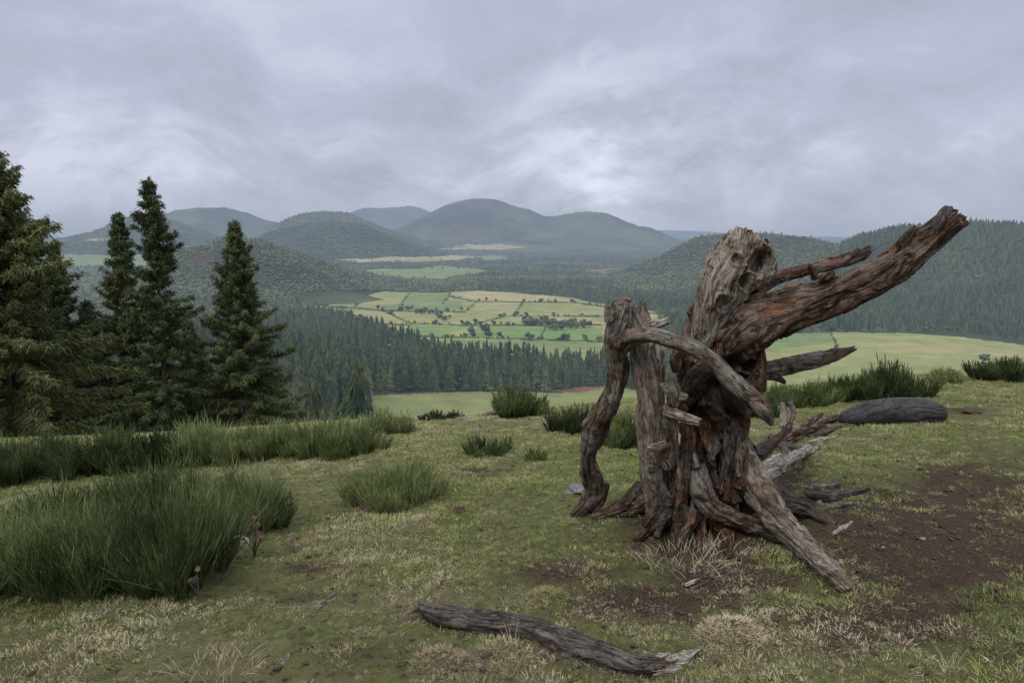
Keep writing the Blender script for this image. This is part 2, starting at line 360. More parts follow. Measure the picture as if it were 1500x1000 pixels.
for k,(nm,lab,yy,sy,pr,res) in enumerate(HILLS):
    xs,zs=PROF[k]
    X,Y=np.meshgrid(np.linspace(xs[0],xs[-1],res),np.linspace(yy-2.2*sy,yy+2.2*sy,res))
    Z=hill_h(k,X,Y)
    if yy>4200: Z=Z+(5+yy*.0007)*fbm(X/30,Y/30,0,3,80)
    V=np.stack([X,Y,Z],-1).reshape(-1,3)
    n=np.clip(fbm(V[:,0]/260,V[:,1]/260,0,5,60+k)*1.3+.5,0,1)
    n=n[:,None]
    c=np.array((.028,.042,.022))*(1-n)+np.array((.095,.107,.05))*n
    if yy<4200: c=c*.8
    px,py=proj(V[:,0],V[:,1],V[:,2])
    if k==4:
        sc=(((px-293-(385-py)*.5)/17)**2+((py-382)/19)**2+1.3*fbm(V[:,0]/30,V[:,1]/30,0,3,5)<.8)
        c[sc]=(.075,.046,.038)
    if k in (2,3,5,7):
        wx,wy=warp(px,py,V[:,0],V[:,1])
        for poly,kc in FIELDS[15:]:
            q=inpoly(wx,wy,poly)&(py>350);c[q]=kc
    if k==7:
        q=(np.abs(px-690)<55)&(py>322)&(fbm(V[:,0]/120,V[:,1]/120,0,3,5)>.3);c[q]=(.08,.06,.048)
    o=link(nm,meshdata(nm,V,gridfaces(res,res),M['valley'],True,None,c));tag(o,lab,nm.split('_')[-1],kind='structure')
# ---------------------------------------------------------------- scatter helper
def scatter(name,pts,rotz,scl,idx,sources,label,cat):
    sc=bpy.data.collections.new(name+'_sources')
    for i,me in enumerate(sources):
        o=bpy.data.objects.new('%s_source_%02d'%(name,i),me);sc.objects.link(o)
    me=bpy.data.meshes.new(name);me.vertices.add(len(pts));me.vertices.foreach_set('co',np.asarray(pts,np.float32).ravel())
    a=me.attributes.new('rot','FLOAT_VECTOR','POINT');r=np.zeros((len(pts),3),np.float32);r[:,2]=rotz
    a.data.foreach_set('vector',r.ravel())
    a=me.attributes.new('scl','FLOAT_VECTOR','POINT');s3=np.asarray(scl,np.float32)
    if s3.ndim==1: s3=np.repeat(s3[:,None],3,1)
    a.data.foreach_set('vector',s3.astype(np.float32).ravel())
    a=me.attributes.new('idx','INT','POINT');a.data.foreach_set('value',np.asarray(idx,np.int32))
    o=link(name,me)
    t=bpy.data.node_groups.new(name+'_nodes','GeometryNodeTree')
    t.interface.new_socket('Geometry',in_out='INPUT',socket_type='NodeSocketGeometry')
    t.interface.new_socket('Geometry',in_out='OUTPUT',socket_type='NodeSocketGeometry')
    gi=t.nodes.new('NodeGroupInput');go=t.nodes.new('NodeGroupOutput')
    ip=t.nodes.new('GeometryNodeInstanceOnPoints');ci=t.nodes.new('GeometryNodeCollectionInfo')
    ci.inputs['Collection'].default_value=sc;ci.inputs['Separate Children'].default_value=True;ci.inputs['Reset Children'].default_value=True
    def na(nm,ty):
        n=t.nodes.new('GeometryNodeInputNamedAttribute');n.data_type=ty;n.inputs['Name'].default_value=nm
        return [q for q in n.outputs if q.enabled and q.name=='Attribute'][0]
    t.links.new(gi.outputs[0],ip.inputs['Points']);t.links.new(ci.outputs[0],ip.inputs['Instance'])
    ip.inputs['Pick Instance'].default_value=True
    t.links.new(na('idx','INT'),ip.inputs['Instance Index'])
    t.links.new(na('rot','FLOAT_VECTOR'),ip.inputs['Rotation']);t.links.new(na('scl','FLOAT_VECTOR'),ip.inputs['Scale'])
    t.links.new(ip.outputs[0],go.inputs[0])
    md=o.modifiers.new('scatter','NODES');md.node_group=t
    tag(o,label,cat,kind='stuff');return o
# ---------------------------------------------------------------- far trees (unit height 1)
def conifer_mesh(seed,tiers,seg,w,mat):
    r=np.random.default_rng(seed);V=[];Fc=[];lx,ly=r.normal(0,.02,2)
    for i in range(tiers):
        t=i/tiers;zb=.06+.9*t;zt=min(1.0,zb+1.9/tiers+.03);rad=w*(1-t)**.85*r.uniform(.7,1.25)+.012
        ex,ey=lx*t+r.normal(0,.012),ly*t+r.normal(0,.012)
        b=len(V);V.append((ex,ey,zt));off=r.uniform(0,6)
        for k in range(seg*2):
            a=off+math.pi*k/seg;q=rad*(r.uniform(.7,1.3) if k%2==0 else r.uniform(.35,.62));
            V.append((ex+q*math.cos(a),ey+q*math.sin(a),zb+(-.02 if k%2==0 else .025)*r.uniform(.3,2.0)))
        for k in range(seg*2): Fc.append((b,b+1+k,b+1+(k+1)%(seg*2)))
    b=len(V)
    for zz in (0,.3):
        for k in range(4): V.append((.012*math.cos(k*1.57),.012*math.sin(k*1.57),zz))
    Fq=[(b+k,b+(k+1)%4,b+4+(k+1)%4,b+4+k) for k in range(4)]
    return meshdata('conifer',V,[np.array(Fc),np.array(Fq)],mat,False)
def ico(n):
    import bmesh
    bm=bmesh.new();bmesh.ops.create_icosphere(bm,subdivisions=n,radius=1.0)
    V=np.array([v.co[:] for v in bm.verts]);Fc=np.array([[v.index for v in f.verts] for f in bm.faces]);bm.free();return V,Fc
I1=ico(1);I2=ico(2);I3=ico(3)
def broad_mesh(seed,nb,base,mat,w=.38):
    r=np.random.default_rng(seed);V=[];Fc=[];o=0
    for i in range(nb):
        a=r.uniform(0,6.28);q=w*.62*math.sqrt(r.uniform(0,1)) if i else 0
        c=np.array((q*math.cos(a),q*math.sin(a),.58+r.uniform(-.26,.18)));s=w*r.uniform(.35,.62)
        v=base[0]*(1+.35*r.normal(0,.6,(len(base[0]),1)))*s*np.array((1,1,.85))+c
        V.append(v);Fc.append(base[1]+o);o+=len(v)
    for zz in (0,.5):
        V.append(np.array([(.02*math.cos(k*1.57),.02*math.sin(k*1.57),zz) for k in range(4)]))
    q=np.array([(o+k,o+(k+1)%4,o+4+(k+1)%4,o+4+k) for k in range(4)])
    return meshdata('broadleaf',np.concatenate(V),[np.concatenate(Fc),q],mat,False)
con_lo=[conifer_mesh(100+i,5,5,.19+.02*i,M['conifer_far']) for i in range(4)]
con_hi=[conifer_mesh(200+i,14,7,.155+.015*i,M['conifer_far']) for i in range(5)]
br_lo=[broad_mesh(300+i,5,I1,M['broadleaf_far']) for i in range(4)]
br_hi=[broad_mesh(400+i,14,I1,M['conifer_far']) for i in range(4)]
pts=[];r=110.0;sps=[]
while r<5600:
    s_=max(6.6,r*.0046);n=int(math.radians(82)*r/s_)
    a=(np.linspace(-41,41,n)+rng.uniform(-.7,.7,n)*82/n)*math.pi/180;rr=r+rng.uniform(-.7,.7,n)*s_
    pts.append(np.stack([rr*np.sin(a),rr*np.cos(a)],-1));sps.append(np.full(n,s_));r+=s_*(1.0 if r<2500 else 1.4)
pts=np.concatenate(pts);sps=np.concatenate(sps)
X,Y=pts[:,0],pts[:,1];Z=H(X,Y);px,py=proj(X,Y,Z)
fx_,fy_=warp(px,py,X,Y)
keep=(px>-60)&(px<1560)
for poly,k in FIELDS: keep&=~inpoly(fx_,fy_,poly)
keep&=~((py>574)&(px>546))
keep&=~((px>1105)&(py>486)&(px<1570)&(py<575)&(py>486+np.maximum(0,(px-1400)*.12)))
R=np.hypot(X,Y)
keep&=~((((px-293-(385-py)*.5)/17)**2+((py-382)/19)**2<.8)&(R>1200)&(R<2600)&(rng.uniform(0,1,len(X))<.8))
X,Y,Z,px,py,R,sps=[q[keep] for q in (X,Y,Z,px,py,R,sps)]
vis=np.ones(len(X),bool)
for f in np.linspace(.05,.96,16):
    j=np.where(vis)[0];vis[j]&=~(H(X[j]*f,Y[j]*f)>(CZ+(Z[j]+24-CZ)*f+8))
X,Y,Z,px,py,R,sps=[q[vis] for q in (X,Y,Z,px,py,R,sps)]
pn=fbm(X/220,Y/220,0,4,70)
iscon=(pn+.35*rng.uniform(-1,1,len(X)))>.0
iscon|=(R<1150)&(px<1050)&(rng.uniform(0,1,len(X))<.92)
iscon|=(px>1180)&(R>900)&(R<2700)&(rng.uniform(0,1,len(X))<.8)
iscon&=~((px<700)&(R>1350)&(R<5600)&(rng.uniform(0,1,len(X))<.75))
iscon&=~((px>900)&(px<1230)&(R>1900)&(R<3300)&(rng.uniform(0,1,len(X))<.75))
hs=1+.45*fbm(X/70,Y/70,0,3,77)
hgt=np.where(iscon,rng.uniform(12,29,len(X)),rng.uniform(8,17,len(X)))*hs
hgt=hgt*np.where(R>1250,.66,1.0)
wid=np.maximum(hgt,sps*1.7)*rng.uniform(.8,1.3,len(X))
rot=rng.uniform(0,6.28,len(X))
topy=proj(X,Y,Z+hgt)[1]
cand=np.where(iscon&(px>405)&(px<1000)&(topy<600)&(R<1000))[0]
order=cand[np.argsort(R[cand])][:300]
print('TREES',len(X),'individual',len(order))
for n_,i in enumerate(order):
    o=bpy.data.objects.new('conifer_tree',con_hi[n_%5]);COL.objects.link(o)
    o.location=(X[i],Y[i],Z[i]-.5);o.rotation_euler=(0,0,rot[i]);w=wid[i];o.scale=(w,w,hgt[i])
    tag(o,'tall dark conifer standing in the dense wood on the slope below the hilltop','tree','conifers in the dense wood below the hilltop')
rest=np.ones(len(X),bool);rest[order]=False
near_=R<1000
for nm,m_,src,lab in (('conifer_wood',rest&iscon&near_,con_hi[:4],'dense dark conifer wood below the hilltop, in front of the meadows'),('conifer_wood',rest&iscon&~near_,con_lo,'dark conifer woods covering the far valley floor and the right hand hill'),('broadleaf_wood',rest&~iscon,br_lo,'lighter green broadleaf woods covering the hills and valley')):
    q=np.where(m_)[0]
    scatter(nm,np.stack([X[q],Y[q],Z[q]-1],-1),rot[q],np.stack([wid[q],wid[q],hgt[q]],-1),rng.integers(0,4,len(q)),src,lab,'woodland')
def ft(px_,py_,h,lab,grp):
    p=G(px_,py_);o=bpy.data.objects.new('meadow_tree',random.choice(br_hi));COL.objects.link(o)
    o.location=(p[0],p[1],p[2]-.4);w=h*random.uniform(.8,1.5);o.scale=(w,w,h);o.rotation_euler[2]=random.uniform(0,6.3)
    tag(o,lab,'tree',grp)
for ln in HEDGE:
    seg=np.array(ln,float);d=np.concatenate([[0],np.cumsum(np.hypot(*(seg[1:]-seg[:-1]).T))])
    for t in np.sort(rng.uniform(0,d[-1],int(d[-1]/8))):
        ft(np.interp(t,d,seg[:,0])+rng.normal(0,1.2),np.interp(t,d,seg[:,1])+rng.normal(0,.5),3.5+9*rng.uniform(0,1)**2.2,'small dark round tree in the hedgerows between the valley meadows','hedgerow trees between the valley meadows')
for _ in range(70):
    t=rng.uniform(0,1);ft(768+92*t+rng.normal(0,3),476+rng.normal(0,3.2)*(1-abs(t-.5))+5*t-2,rng.uniform(8,14),'round tree in the compact grove in the middle of the valley meadows','trees of the grove amid the meadows')
for _ in range(26):
    t=rng.uniform(0,1);ft(585+80*t+rng.normal(0,4),450+20*t+rng.normal(0,2.2),rng.uniform(7,13),'dark tree in the straggling line of trees left of the meadow grove','straggling line of trees left of the grove')
ft(711,490,20,'large lone round tree on the bright green meadow left of the grove',None)
ft(1441,532,14,'small pale round tree at the near edge of the right hand field',None)
for _ in range(40):
    x_=rng.uniform(520,745);ft(x_,rng.uniform(384,396),rng.uniform(10,16),'far tree along the pale field strips below the rounded hill','far trees along the pale field strips')
# ---------------------------------------------------------------- curved tubes of wood
def catmull(Pn,n):
    Pn=np.asarray(Pn,float);Q=np.vstack([2*Pn[0]-Pn[1],Pn,2*Pn[-1]-Pn[-2]]);out=[];m=len(Pn)-1
    for u in np.linspace(0,m,n):
        i=min(int(u),m-1);t=u-i;a,b,c,d=Q[i:i+4]
        out.append(.5*((2*b)+(-a+c)*t+(2*a-5*b+4*c-d)*t*t+(-a+3*b-3*c+d)*t**3))
    return np.array(out)
def sstep(x,a,b):
    t=np.clip((x-a)/(b-a),0,1);return t*t*(3-2*t)
def tube_arrays(pts,rad,n,ring,seed,amp=.16,lump=.12,gr=3.0,gl=3.0,jag0=0.0,jag1=0.0,chip=.0,twist=1.1):
    D=np.column_stack([pts,rad]);C=catmull(D,n);p=C[:,:3];r=np.maximum(C[:,3],.0015)
    T=np.gradient(p,axis=0);T/=np.linalg.norm(T,axis=1)[:,None]+1e-9
    s=np.concatenate([[0],np.cumsum(np.linalg.norm(p[1:]-p[:-1],axis=1))])
    u=np.cross(T[0],(0,1,0.3));u/=np.linalg.norm(u);U=[]
    for t in T:
        u=u-t*np.dot(u,t);u/=np.linalg.norm(u);U.append(u)
    U=np.array(U);W=np.cross(T,U)
    a=np.linspace(0,2*math.pi,ring+1);A,Sg=np.meshgrid(a,s);Rr=r[:,None]*np.ones_like(A)
    rm=max(r.mean(),.002)
    tw=Sg*twist+.6*fbm(np.cos(A),np.sin(A),Sg/(rm*3),3,seed+300)
    ca,sa=np.cos(A+tw),np.sin(A+tw)
    g1=1-2*np.abs(fbm(ca*gr,sa*gr,Sg*gl,3,seed,.4));g2=fbm(ca*gr*3.5,sa*gr*3.5,Sg*gl*2.0,2,seed+40)
    lm=fbm(np.cos(A)*1.1,np.sin(A)*1.1,Sg/max(rm*2.2,.02),3,seed+80)
    patch=.25+.75*sstep(fbm(ca*1.3,sa*1.3,Sg/(rm*3)+9,3,seed+60),-.2,.25)
    dd=amp*(g1-.75)*patch+amp*.3*g2*patch+lump*2*lm
    if chip:
        cn=fbm(ca*2.2+5,sa*2.2,Sg*5,4,seed+150);dd=dd-chip*sstep(cn,.06,.12)-chip*.7*sstep(fbm(ca*4,sa*4,Sg*9,3,seed+170),.12,.18)
    rr=Rr*np.maximum(.25,1+dd)
    al=np.zeros_like(A)
    e1=np.clip((Sg-(s[-1]-rm*1.0))/(rm*1.0),0,1);e0=np.clip((rm*1.0-Sg)/(rm*1.0),0,1)
    jn=fbm(np.cos(A)*4.5,np.sin(A)*4.5,1.7,4,seed+120);al=al+jag1*rm*jn*e1*1.1-jag0*rm*jn*e0*1.1
    V=p[:,None,:]+rr[...,None]*(np.cos(A)[...,None]*U[:,None,:]+np.sin(A)[...,None]*W[:,None,:])+al[...,None]*T[:,None,:]
    nr,nc=A.shape;V=V.reshape(-1,3)
    uv=np.stack([Sg+seed*.37,(A+tw)*rm],-1).reshape(-1,2)
    F4=gridfaces(nr,nc)
    c0=p[0]+T[0]*rm*.12*(jag0>0);c1=p[-1]-T[-1]*rm*.25*(jag1>0)
    def cap(row,c,rev,b,sd):
        vs=[];fs=[];ring_v=V[row*nc:(row+1)*nc];prev=np.arange(row*nc,(row+1)*nc);base=b
        for q,f in enumerate((.66,.33)):
            nn=fbm(np.cos(a)*4*f,np.sin(a)*4*f,q*3.1,2,sd)
            w=c+(ring_v-c)*f+np.outer(nn*rm*(.3 if (jag0 or jag1) else .08),T[row])
            cur=np.arange(base,base+nc);vs.append(w)
            fs.append(np.stack([prev[:-1],prev[1:],cur[1:],cur[:-1]],-1))
            prev=cur;base+=nc
        vs.append(c[None]);tf=np.stack([prev[:-1],prev[1:],np.full(nc-1,base)],-1)
        fs=np.vstack(fs)
        if rev: fs=fs[:,::-1];tf=tf[:,::-1]
        return np.vstack(vs),fs,tf
    v0,f0,t0=cap(0,c0,True,len(V),seed+200);v1,f1,t1=cap(nr-1,c1,False,len(V)+len(v0),seed+210)
    uvc=np.vstack([v0[:,[0,2]]*1.0,v1[:,[0,2]]*1.0])
    return np.vstack([V,v0,v1]),[np.vstack([F4,f0,f1]),np.vstack([t0,t1])],np.vstack([uv,uvc])
def wood(name,spec,mat,parent,loc,n=90,ring=48,seed=1,label=None,holes=(),**kw):
    pts=[];rad=[]
    for (a,b,Y_,th) in spec:
        if Y_ is None:
            q=G(a,b+th*.36);Y_=q[1]+th*.5*q[1]/1000*.4
        p=P(a,b,Y_);y=-(b-500)/FP;t=Y_/(CT+y*ST);pts.append(p);rad.append(th*.5*t/FP)
    pts=np.array(pts)
    V,Fc,uv=tube_arrays(pts,np.array(rad),n,ring,seed,**kw)
    for (hx,hy,hr,dp) in holes:
        cy=np.interp(hy,*[np.array(q) for q in zip(*sorted((s_[1],p_[1]) for s_,p_ in zip(spec,pts)))])
        c=P(hx,hy,cy);rr=hr*cy/1000;d=np.hypot(V[:,0]-c[0],(V[:,2]-c[2])*.8)/rr;d=d*(1+.35*fbm(V[:,0]*30,V[:,2]*30,0,2,int(hx)));fr=(V[:,1]<cy)
        V[:,1]+=np.where(fr,dp*np.exp(-(d*1.1)**4)-.22*dp*np.exp(-((d-1.35)/.35)**2),0)
    V=V-np.array(loc)
    o=link(name,meshdata(name,V,Fc,mat,True,uv),parent)
    if label:o['label']=label
    return o
base=G(1040,790);loc=tuple(base)
stump=empty('dead_tree_stump',loc,'gnarled weathered dead tree stump with broken limbs and spreading roots, right of centre','tree stump')
def W(name,spec,mat,seed,**kw): return wood(name,spec,M[mat],stump,loc,seed=seed,**kw)
W('trunk',[(1035,840,3.86,225),(1034,790,3.84,190),(1034,745,3.8,156),(1038,690,3.76,118),(1043,625,3.74,92),(1048,560,3.73,110),(1055,500,3.72,106),(1062,455,3.72,86),(1078,410,3.72,72),(1090,385,3.72,46)],'wood_rot',3,n=360,ring=200,amp=.36,lump=.20,gr=2.0,gl=4.0,chip=.25,jag1=.3,twist=2.2,holes=[(1060,520,16,.07),(1020,600,14,.06),(1050,660,20,.10),(1025,735,22,.10),(1075,720,16,.08),(1085,530,9,.05),(1062,470,12,.05)])
kn=W('broken_crown',[(1018,530,3.62,20),(1030,492,3.62,40),(1044,452,3.62,62),(1060,415,3.62,80),(1080,382,3.63,82),(1092,362,3.64,78),(1097,350,3.65,72)],'wood_grey',5,n=220,ring=140,amp=.16,lump=.17,gr=2.2,gl=2.6,chip=.10,jag1=.22,twist=1.2,label='pale grey knotted broken top of the trunk',holes=[(1102,382,15,.10),(1080,410,8,.06),(1048,440,9,.05),(1068,378,6,.04)])
W('splinter',[(1108,422,3.62,14),(1122,402,3.6,24),(1127,382,3.6,22),(1125,366,3.6,14)],'wood_grey',6,n=60,ring=40,amp=.35,lump=.2,chip=.15,jag1=.4)
lb=W('limb',[(1040,500,3.72,60),(1075,483,3.66,84),(1115,466,3.6,80),(1160,452,3.54,68),(1210,438,3.48,58),(1255,420,3.42,52),(1300,396,3.36,50),(1345,365,3.3,48),(1380,337,3.26,44),(1404,318,3.22,40)],'wood_limb',11,n=320,ring=130,amp=.18,lump=.09,gr=2.4,gl=1.6,chip=.15,jag1=.4,twist=1.0,label='long torn brown limb reaching up to the right')
W('splinter',[(1320,385,3.33,24),(1324,362,3.31,26),(1332,348,3.30,20),(1342,334,3.30,10)],'wood_rot',13,n=50,ring=36,amp=.4,chip=.2,jag1=.8)
W('splinter',[(1372,345,3.25,20),(1378,328,3.24,22),(1386,312,3.23,18),(1391,305,3.23,12)],'wood_dark',14,n=46,ring=34,amp=.4,jag1=.6)
W('splinter',[(1200,412,3.48,10),(1212,405,3.46,14),(1222,398,3.45,6)],'wood_rot',15,n=36,ring=28,amp=.4,jag1=.6)
W('branch',[(1095,425,3.75,30),(1130,410,3.8,24),(1160,401,3.83,20),(1200,391,3.86,19),(1240,380,3.89,20),(1262,373,3.9,18),(1274,366,3.9,14)],'wood_limb',17,n=140,ring=50,amp=.22,lump=.14,chip=.12,jag1=.9,label='thin broken upper branch above the long limb')
W('branch',[(1080,552,3.72,44),(1115,545,3.72,28),(1150,537,3.7,24),(1190,528,3.66,25),(1220,521,3.64,18),(1238,515,3.63,12),(1251,510,3.62,8)],'wood_mix',19,n=130,ring=52,amp=.22,lump=.2,chip=.1,jag1=.6,label='short broken grey branch low on the right side')
W('branch',[(1085,600,3.62,34),(1100,575,3.6,30),(1112,545,3.58,22),(1116,520,3.58,12),(1112,500,3.6,8)],'wood_rot',20,n=90,ring=50,amp=.35,lump=.2)
W('side_trunk',[(975,800,3.8,54),(968,745,3.74,52),(960,690,3.68,48),(956,640,3.65,46),(952,580,3.64,44),(948,530,3.63,46),(940,485,3.64,44),(930,450,3.65,40)],'wood_grey',23,n=240,ring=100,amp=.18,lump=.10,gr=2.2,gl=1.3,chip=.08,jag1=.8,twist=.5,label='pale grey upright plank-like side trunk at left')
W('splinter',[(900,462,3.66,10),(903,452,3.66,22),(912,446,3.66,24),(922,446,3.66,16)],'wood_grey',24,n=50,ring=40,amp=.4,jag1=.6)
W('twisted_limb',[(912,452,3.6,28),(906,475,3.6,38),(902,505,3.62,32),(906,545,3.66,28),(897,580,3.72,30),(880,610,3.78,34),(872,632,3.82,35),(861,665,3.88,24),(863,692,3.93,27),(870,716,3.97,28),(858,740,4.0,26),(840,756,4.02,14)],'wood_mix',29,n=260,ring=80,amp=.22,lump=.19,gl=2.2,chip=.12,jag0=.8,label='crooked dark limb leaning down to the ground at far left of the stump')
W('stub',[(866,742,3.98,24),(878,728,3.96,22),(890,710,3.94,8)],'wood_rot',30,n=36,ring=28,amp=.4,jag1=.6)
W('arched_branch',[(912,505,3.56,28),(925,494,3.5,28),(955,492,3.42,23),(990,500,3.36,23),(1020,511,3.32,26),(1048,532,3.28,25),(1075,560,3.24,28),(1102,584,3.22,28),(1120,602,3.2,24),(1131,622,3.2,7)],'wood_mix',31,n=240,ring=70,amp=.12,lump=.13,gl=1.8,chip=.05,twist=.6,label='arched branch curving over in front of the trunk')
W('branch',[(1005,575,3.6,22),(1018,552,3.52,26),(1040,540,3.48,28),(1062,548,3.46,26),(1080,570,3.5,22),(1085,600,3.55,18)],'wood_rot',33,n=110,ring=50,amp=.34,lump=.16)
for i,(sp_,mt) in enumerate([
 ([(978,680,3.55,32),(982,640,3.5,26),(986,600,3.44,22),(988,572,3.4,19),(984,554,3.4,12)],'wood_mix'),
 ([(968,562,3.44,8),(980,572,3.42,14),(995,580,3.4,15),(1006,581,3.4,11)],'wood_grey'),
 ([(975,602,3.44,18),(992,607,3.38,15),(1010,614,3.34,14),(1026,619,3.3,12)],'wood_grey'),
 ([(950,655,3.5,12),(965,655,3.48,14),(978,648,3.46,11)],'wood_grey'),
 ([(955,478,3.6,14),(970,473,3.58,12),(980,469,3.56,9)],'wood_pale'),
 ([(960,530,3.62,12),(970,515,3.6,9),(975,502,3.6,5)],'wood_pale'),
 ([(892,470,3.56,14),(890,458,3.55,11),(889,448,3.54,7)],'wood_grey'),
 ([(1195,408,3.83,12),(1190,398,3.82,10),(1186,388,3.8,6)],'wood_rot'),
 ([(1240,384,3.88,12),(1250,374,3.88,12),(1258,366,3.88,8)],'wood_rot'),
 ([(1150,560,3.7,6),(1140,553,3.7,12),(1128,548,3.7,16)],'wood_rot'),
 ([(990,545,3.6,10),(988,530,3.6,14),(996,515,3.62,20)],'wood_rot')]):
    W('stub',sp_,mt,50+i,n=50,ring=34,amp=.3,lump=.16,jag1=.6)
N_=None
ROOTS=[
 ([(1078,650,3.68,44),(1098,700,3.6,50),(1128,742,3.48,50),(1160,780,3.34,44),(1196,818,N_,36),(1225,848,N_,28),(1243,868,N_,14)],'wood_grey','long grey root running down to the lower right',dict(gl=1.8,chip=.12,amp=.18)),
 ([(1022,680,3.6,26),(1027,715,3.54,38),(1040,742,3.5,36),(1070,757,3.48,30),(1105,770,3.48,26),(1130,782,N_,20),(1150,794,N_,8)],'wood_mix','grey root bending across the front of the stump',dict(gl=2.2,amp=.18)),
 ([(1005,690,3.74,70),(975,706,3.8,56),(945,724,3.88,42),(915,742,N_,28),(885,754,N_,14)],'wood_rot',None,dict(chip=.18)),
 ([(960,730,3.7,26),(925,745,N_,22),(890,752,N_,16),(862,757,N_,7)],'wood_mix',None,dict(chip=.1)),
 ([(1075,690,3.72,36),(1110,692,3.85,30),(1145,680,4.1,22),(1185,657,N_,12)],'wood_pale','pale broken root on the right',{}),
 ([(985,735,3.6,46),(965,758,3.58,36),(948,776,N_,24),(930,792,N_,10)],'wood_rot',None,dict(chip=.2)),
 ([(1008,745,3.55,44),(1000,775,3.5,34),(990,798,N_,20),(982,812,N_,9)],'wood_rot',None,dict(chip=.2)),
 ([(1055,750,3.55,44),(1062,780,3.5,32),(1066,803,N_,20),(1070,816,N_,9)],'wood_rot',None,dict(chip=.2)),
 ([(1100,700,3.7,34),(1140,728,3.7,30),(1180,748,3.75,24),(1225,768,N_,12)],'wood_dark',None,{}),
 ([(1012,610,3.65,22),(1006,660,3.6,28),(998,705,3.56,30),(988,760,3.54,22)],'wood_rot',None,dict(chip=.2)),
 ([(1062,610,3.65,24),(1072,655,3.6,28),(1064,700,3.56,26),(1078,735,3.52,18)],'wood_rot',None,dict(chip=.2)),
 ([(1110,745,3.5,24),(1160,785,N_,20),(1200,815,N_,15),(1232,832,N_,7)],'wood_dark',None,{}),
 ([(1085,650,3.85,30),(1105,668,4.0,24),(1130,650,4.2,18),(1150,632,4.4,8)],'wood_rot',None,{})]
for i,(sp_,mt,lb_,kk) in enumerate(ROOTS):
    a_=dict(n=150,ring=64,amp=.24,lump=.2,gl=3,chip=.14);a_.update(kk);W('root',sp_,mt,80+i*3,label=lb_,**a_)
rs=np.random.default_rng(5)
for i in range(22):
    bx=rs.uniform(960,1110);by=rs.uniform(680,795);hh=rs.uniform(25,75);w_=rs.uniform(5,12);dy=3.5+rs.uniform(-.04,.06);lx=rs.uniform(-14,14)
    W('sliver',[(bx,by,dy,w_),(bx+lx*.4,by-hh*.5,dy+.03,w_*.9),(bx+lx,by-hh,dy+.06,w_*.3)],['wood_rot','wood_mix','wood_rot'][i%3],400+i,n=36,ring=22,amp=.4,lump=.2,jag1=.5)
# ---------------------------------------------------------------- fallen wood
def fallen(name,label,cat,parts,grp=None):
    q=parts[0][1];c=G(q[0][0],q[0][1]+q[0][3]*.4)
    if len(parts)==1:
        o=wood(name,q,M[parts[0][2]],None,(0,0,0),**parts[0][3]);return tag(o,label,cat,grp)
    e=empty(name,tuple(c),label,cat,grp)
    for nm,s_,mt,kw in parts: wood(nm,s_,M[mt],e,tuple(c),**kw)
    return e
def gp(rows): return [(a,b,None,t) for a,b,t in rows]
fallen('fallen_branch','dark damp log lying in the dry grass at the bottom centre','log',[
 ('log',gp([(618,886,12),(632,896,28),(660,904,34),(700,909,36),(740,914,36),(785,922,34),(810,932,36),(840,945,38),(880,960,36),(925,972,34),(962,976,28),(980,976,18)]),'wood_dark',dict(n=260,ring=76,seed=131,amp=.10,lump=.13,chip=.06,gl=1.6,twist=.6,jag0=.6,jag1=.8)),
 ('splintered_end',gp([(940,966,22),(968,970,24),(995,965,18),(1012,957,11),(1026,950,4)]),'wood_pale',dict(n=70,ring=44,seed=132,amp=.5,lump=.2,chip=.2,jag1=.8)),
 ('splintered_end',gp([(945,980,22),(975,983,18),(998,977,9)]),'wood_pale',dict(n=50,ring=36,seed=133,amp=.5,lump=.2,chip=.2,jag1=.8))])
fallen('fallen_log','smooth dark log with a blunt rounded right end on the grass beyond the stump','log',[
 ('log',gp([(1232,614,14),(1246,611,27),(1270,606,36),(1303,603,40),(1335,603,42),(1355,604,41),(1368,606,36),(1376,608,22)]),'wood_smooth',dict(n=120,ring=64,seed=141,amp=.04,lump=.03,gl=1.0))])
fallen('rotten_log','splintered orange and grey rotten log between the stump and the smooth dark log','log',[
 ('log',gp([(1135,654,10),(1152,646,16),(1172,637,18),(1195,630,15),(1212,626,8)]),'wood_rot',dict(n=140,ring=60,seed=151,amp=.6,lump=.3,chip=.3,jag0=.6,jag1=.6)),
 ('splinter',[(1158,640,6.0,18),(1152,615,6.0,16),(1146,590,6.0,6)],'wood_pale',dict(n=50,ring=30,seed=152,amp=.5,jag1=.6)),
 ('splinter',[(1148,625,5.95,14),(1160,605,5.95,11),(1158,588,5.95,6)],'wood_grey',dict(n=50,ring=30,seed=153,amp=.5,jag1=.6)),
 ('splinter',gp([(1185,640,6),(1210,632,10),(1240,622,4)]),'wood_rot',dict(n=50,ring=30,seed=154,amp=.5,jag1=.6)),
 ('splinter',gp([(1192,622,6),(1216,614,13),(1240,607,5)]),'wood_limb',dict(n=50,ring=30,seed=155,amp=.5,lump=.3,chip=.2,jag1=.6)),
 ('splinter',gp([(1165,634,5),(1186,620,11),(1204,606,4)]),'wood_rot',dict(n=50,ring=30,seed=156,amp=.5,lump=.3,jag1=.6)),
 ('splinter',gp([(1178,650,4),(1200,645,8),(1224,640,3)]),'wood_pale',dict(n=50,ring=30,seed=157,amp=.5,jag1=.6))])
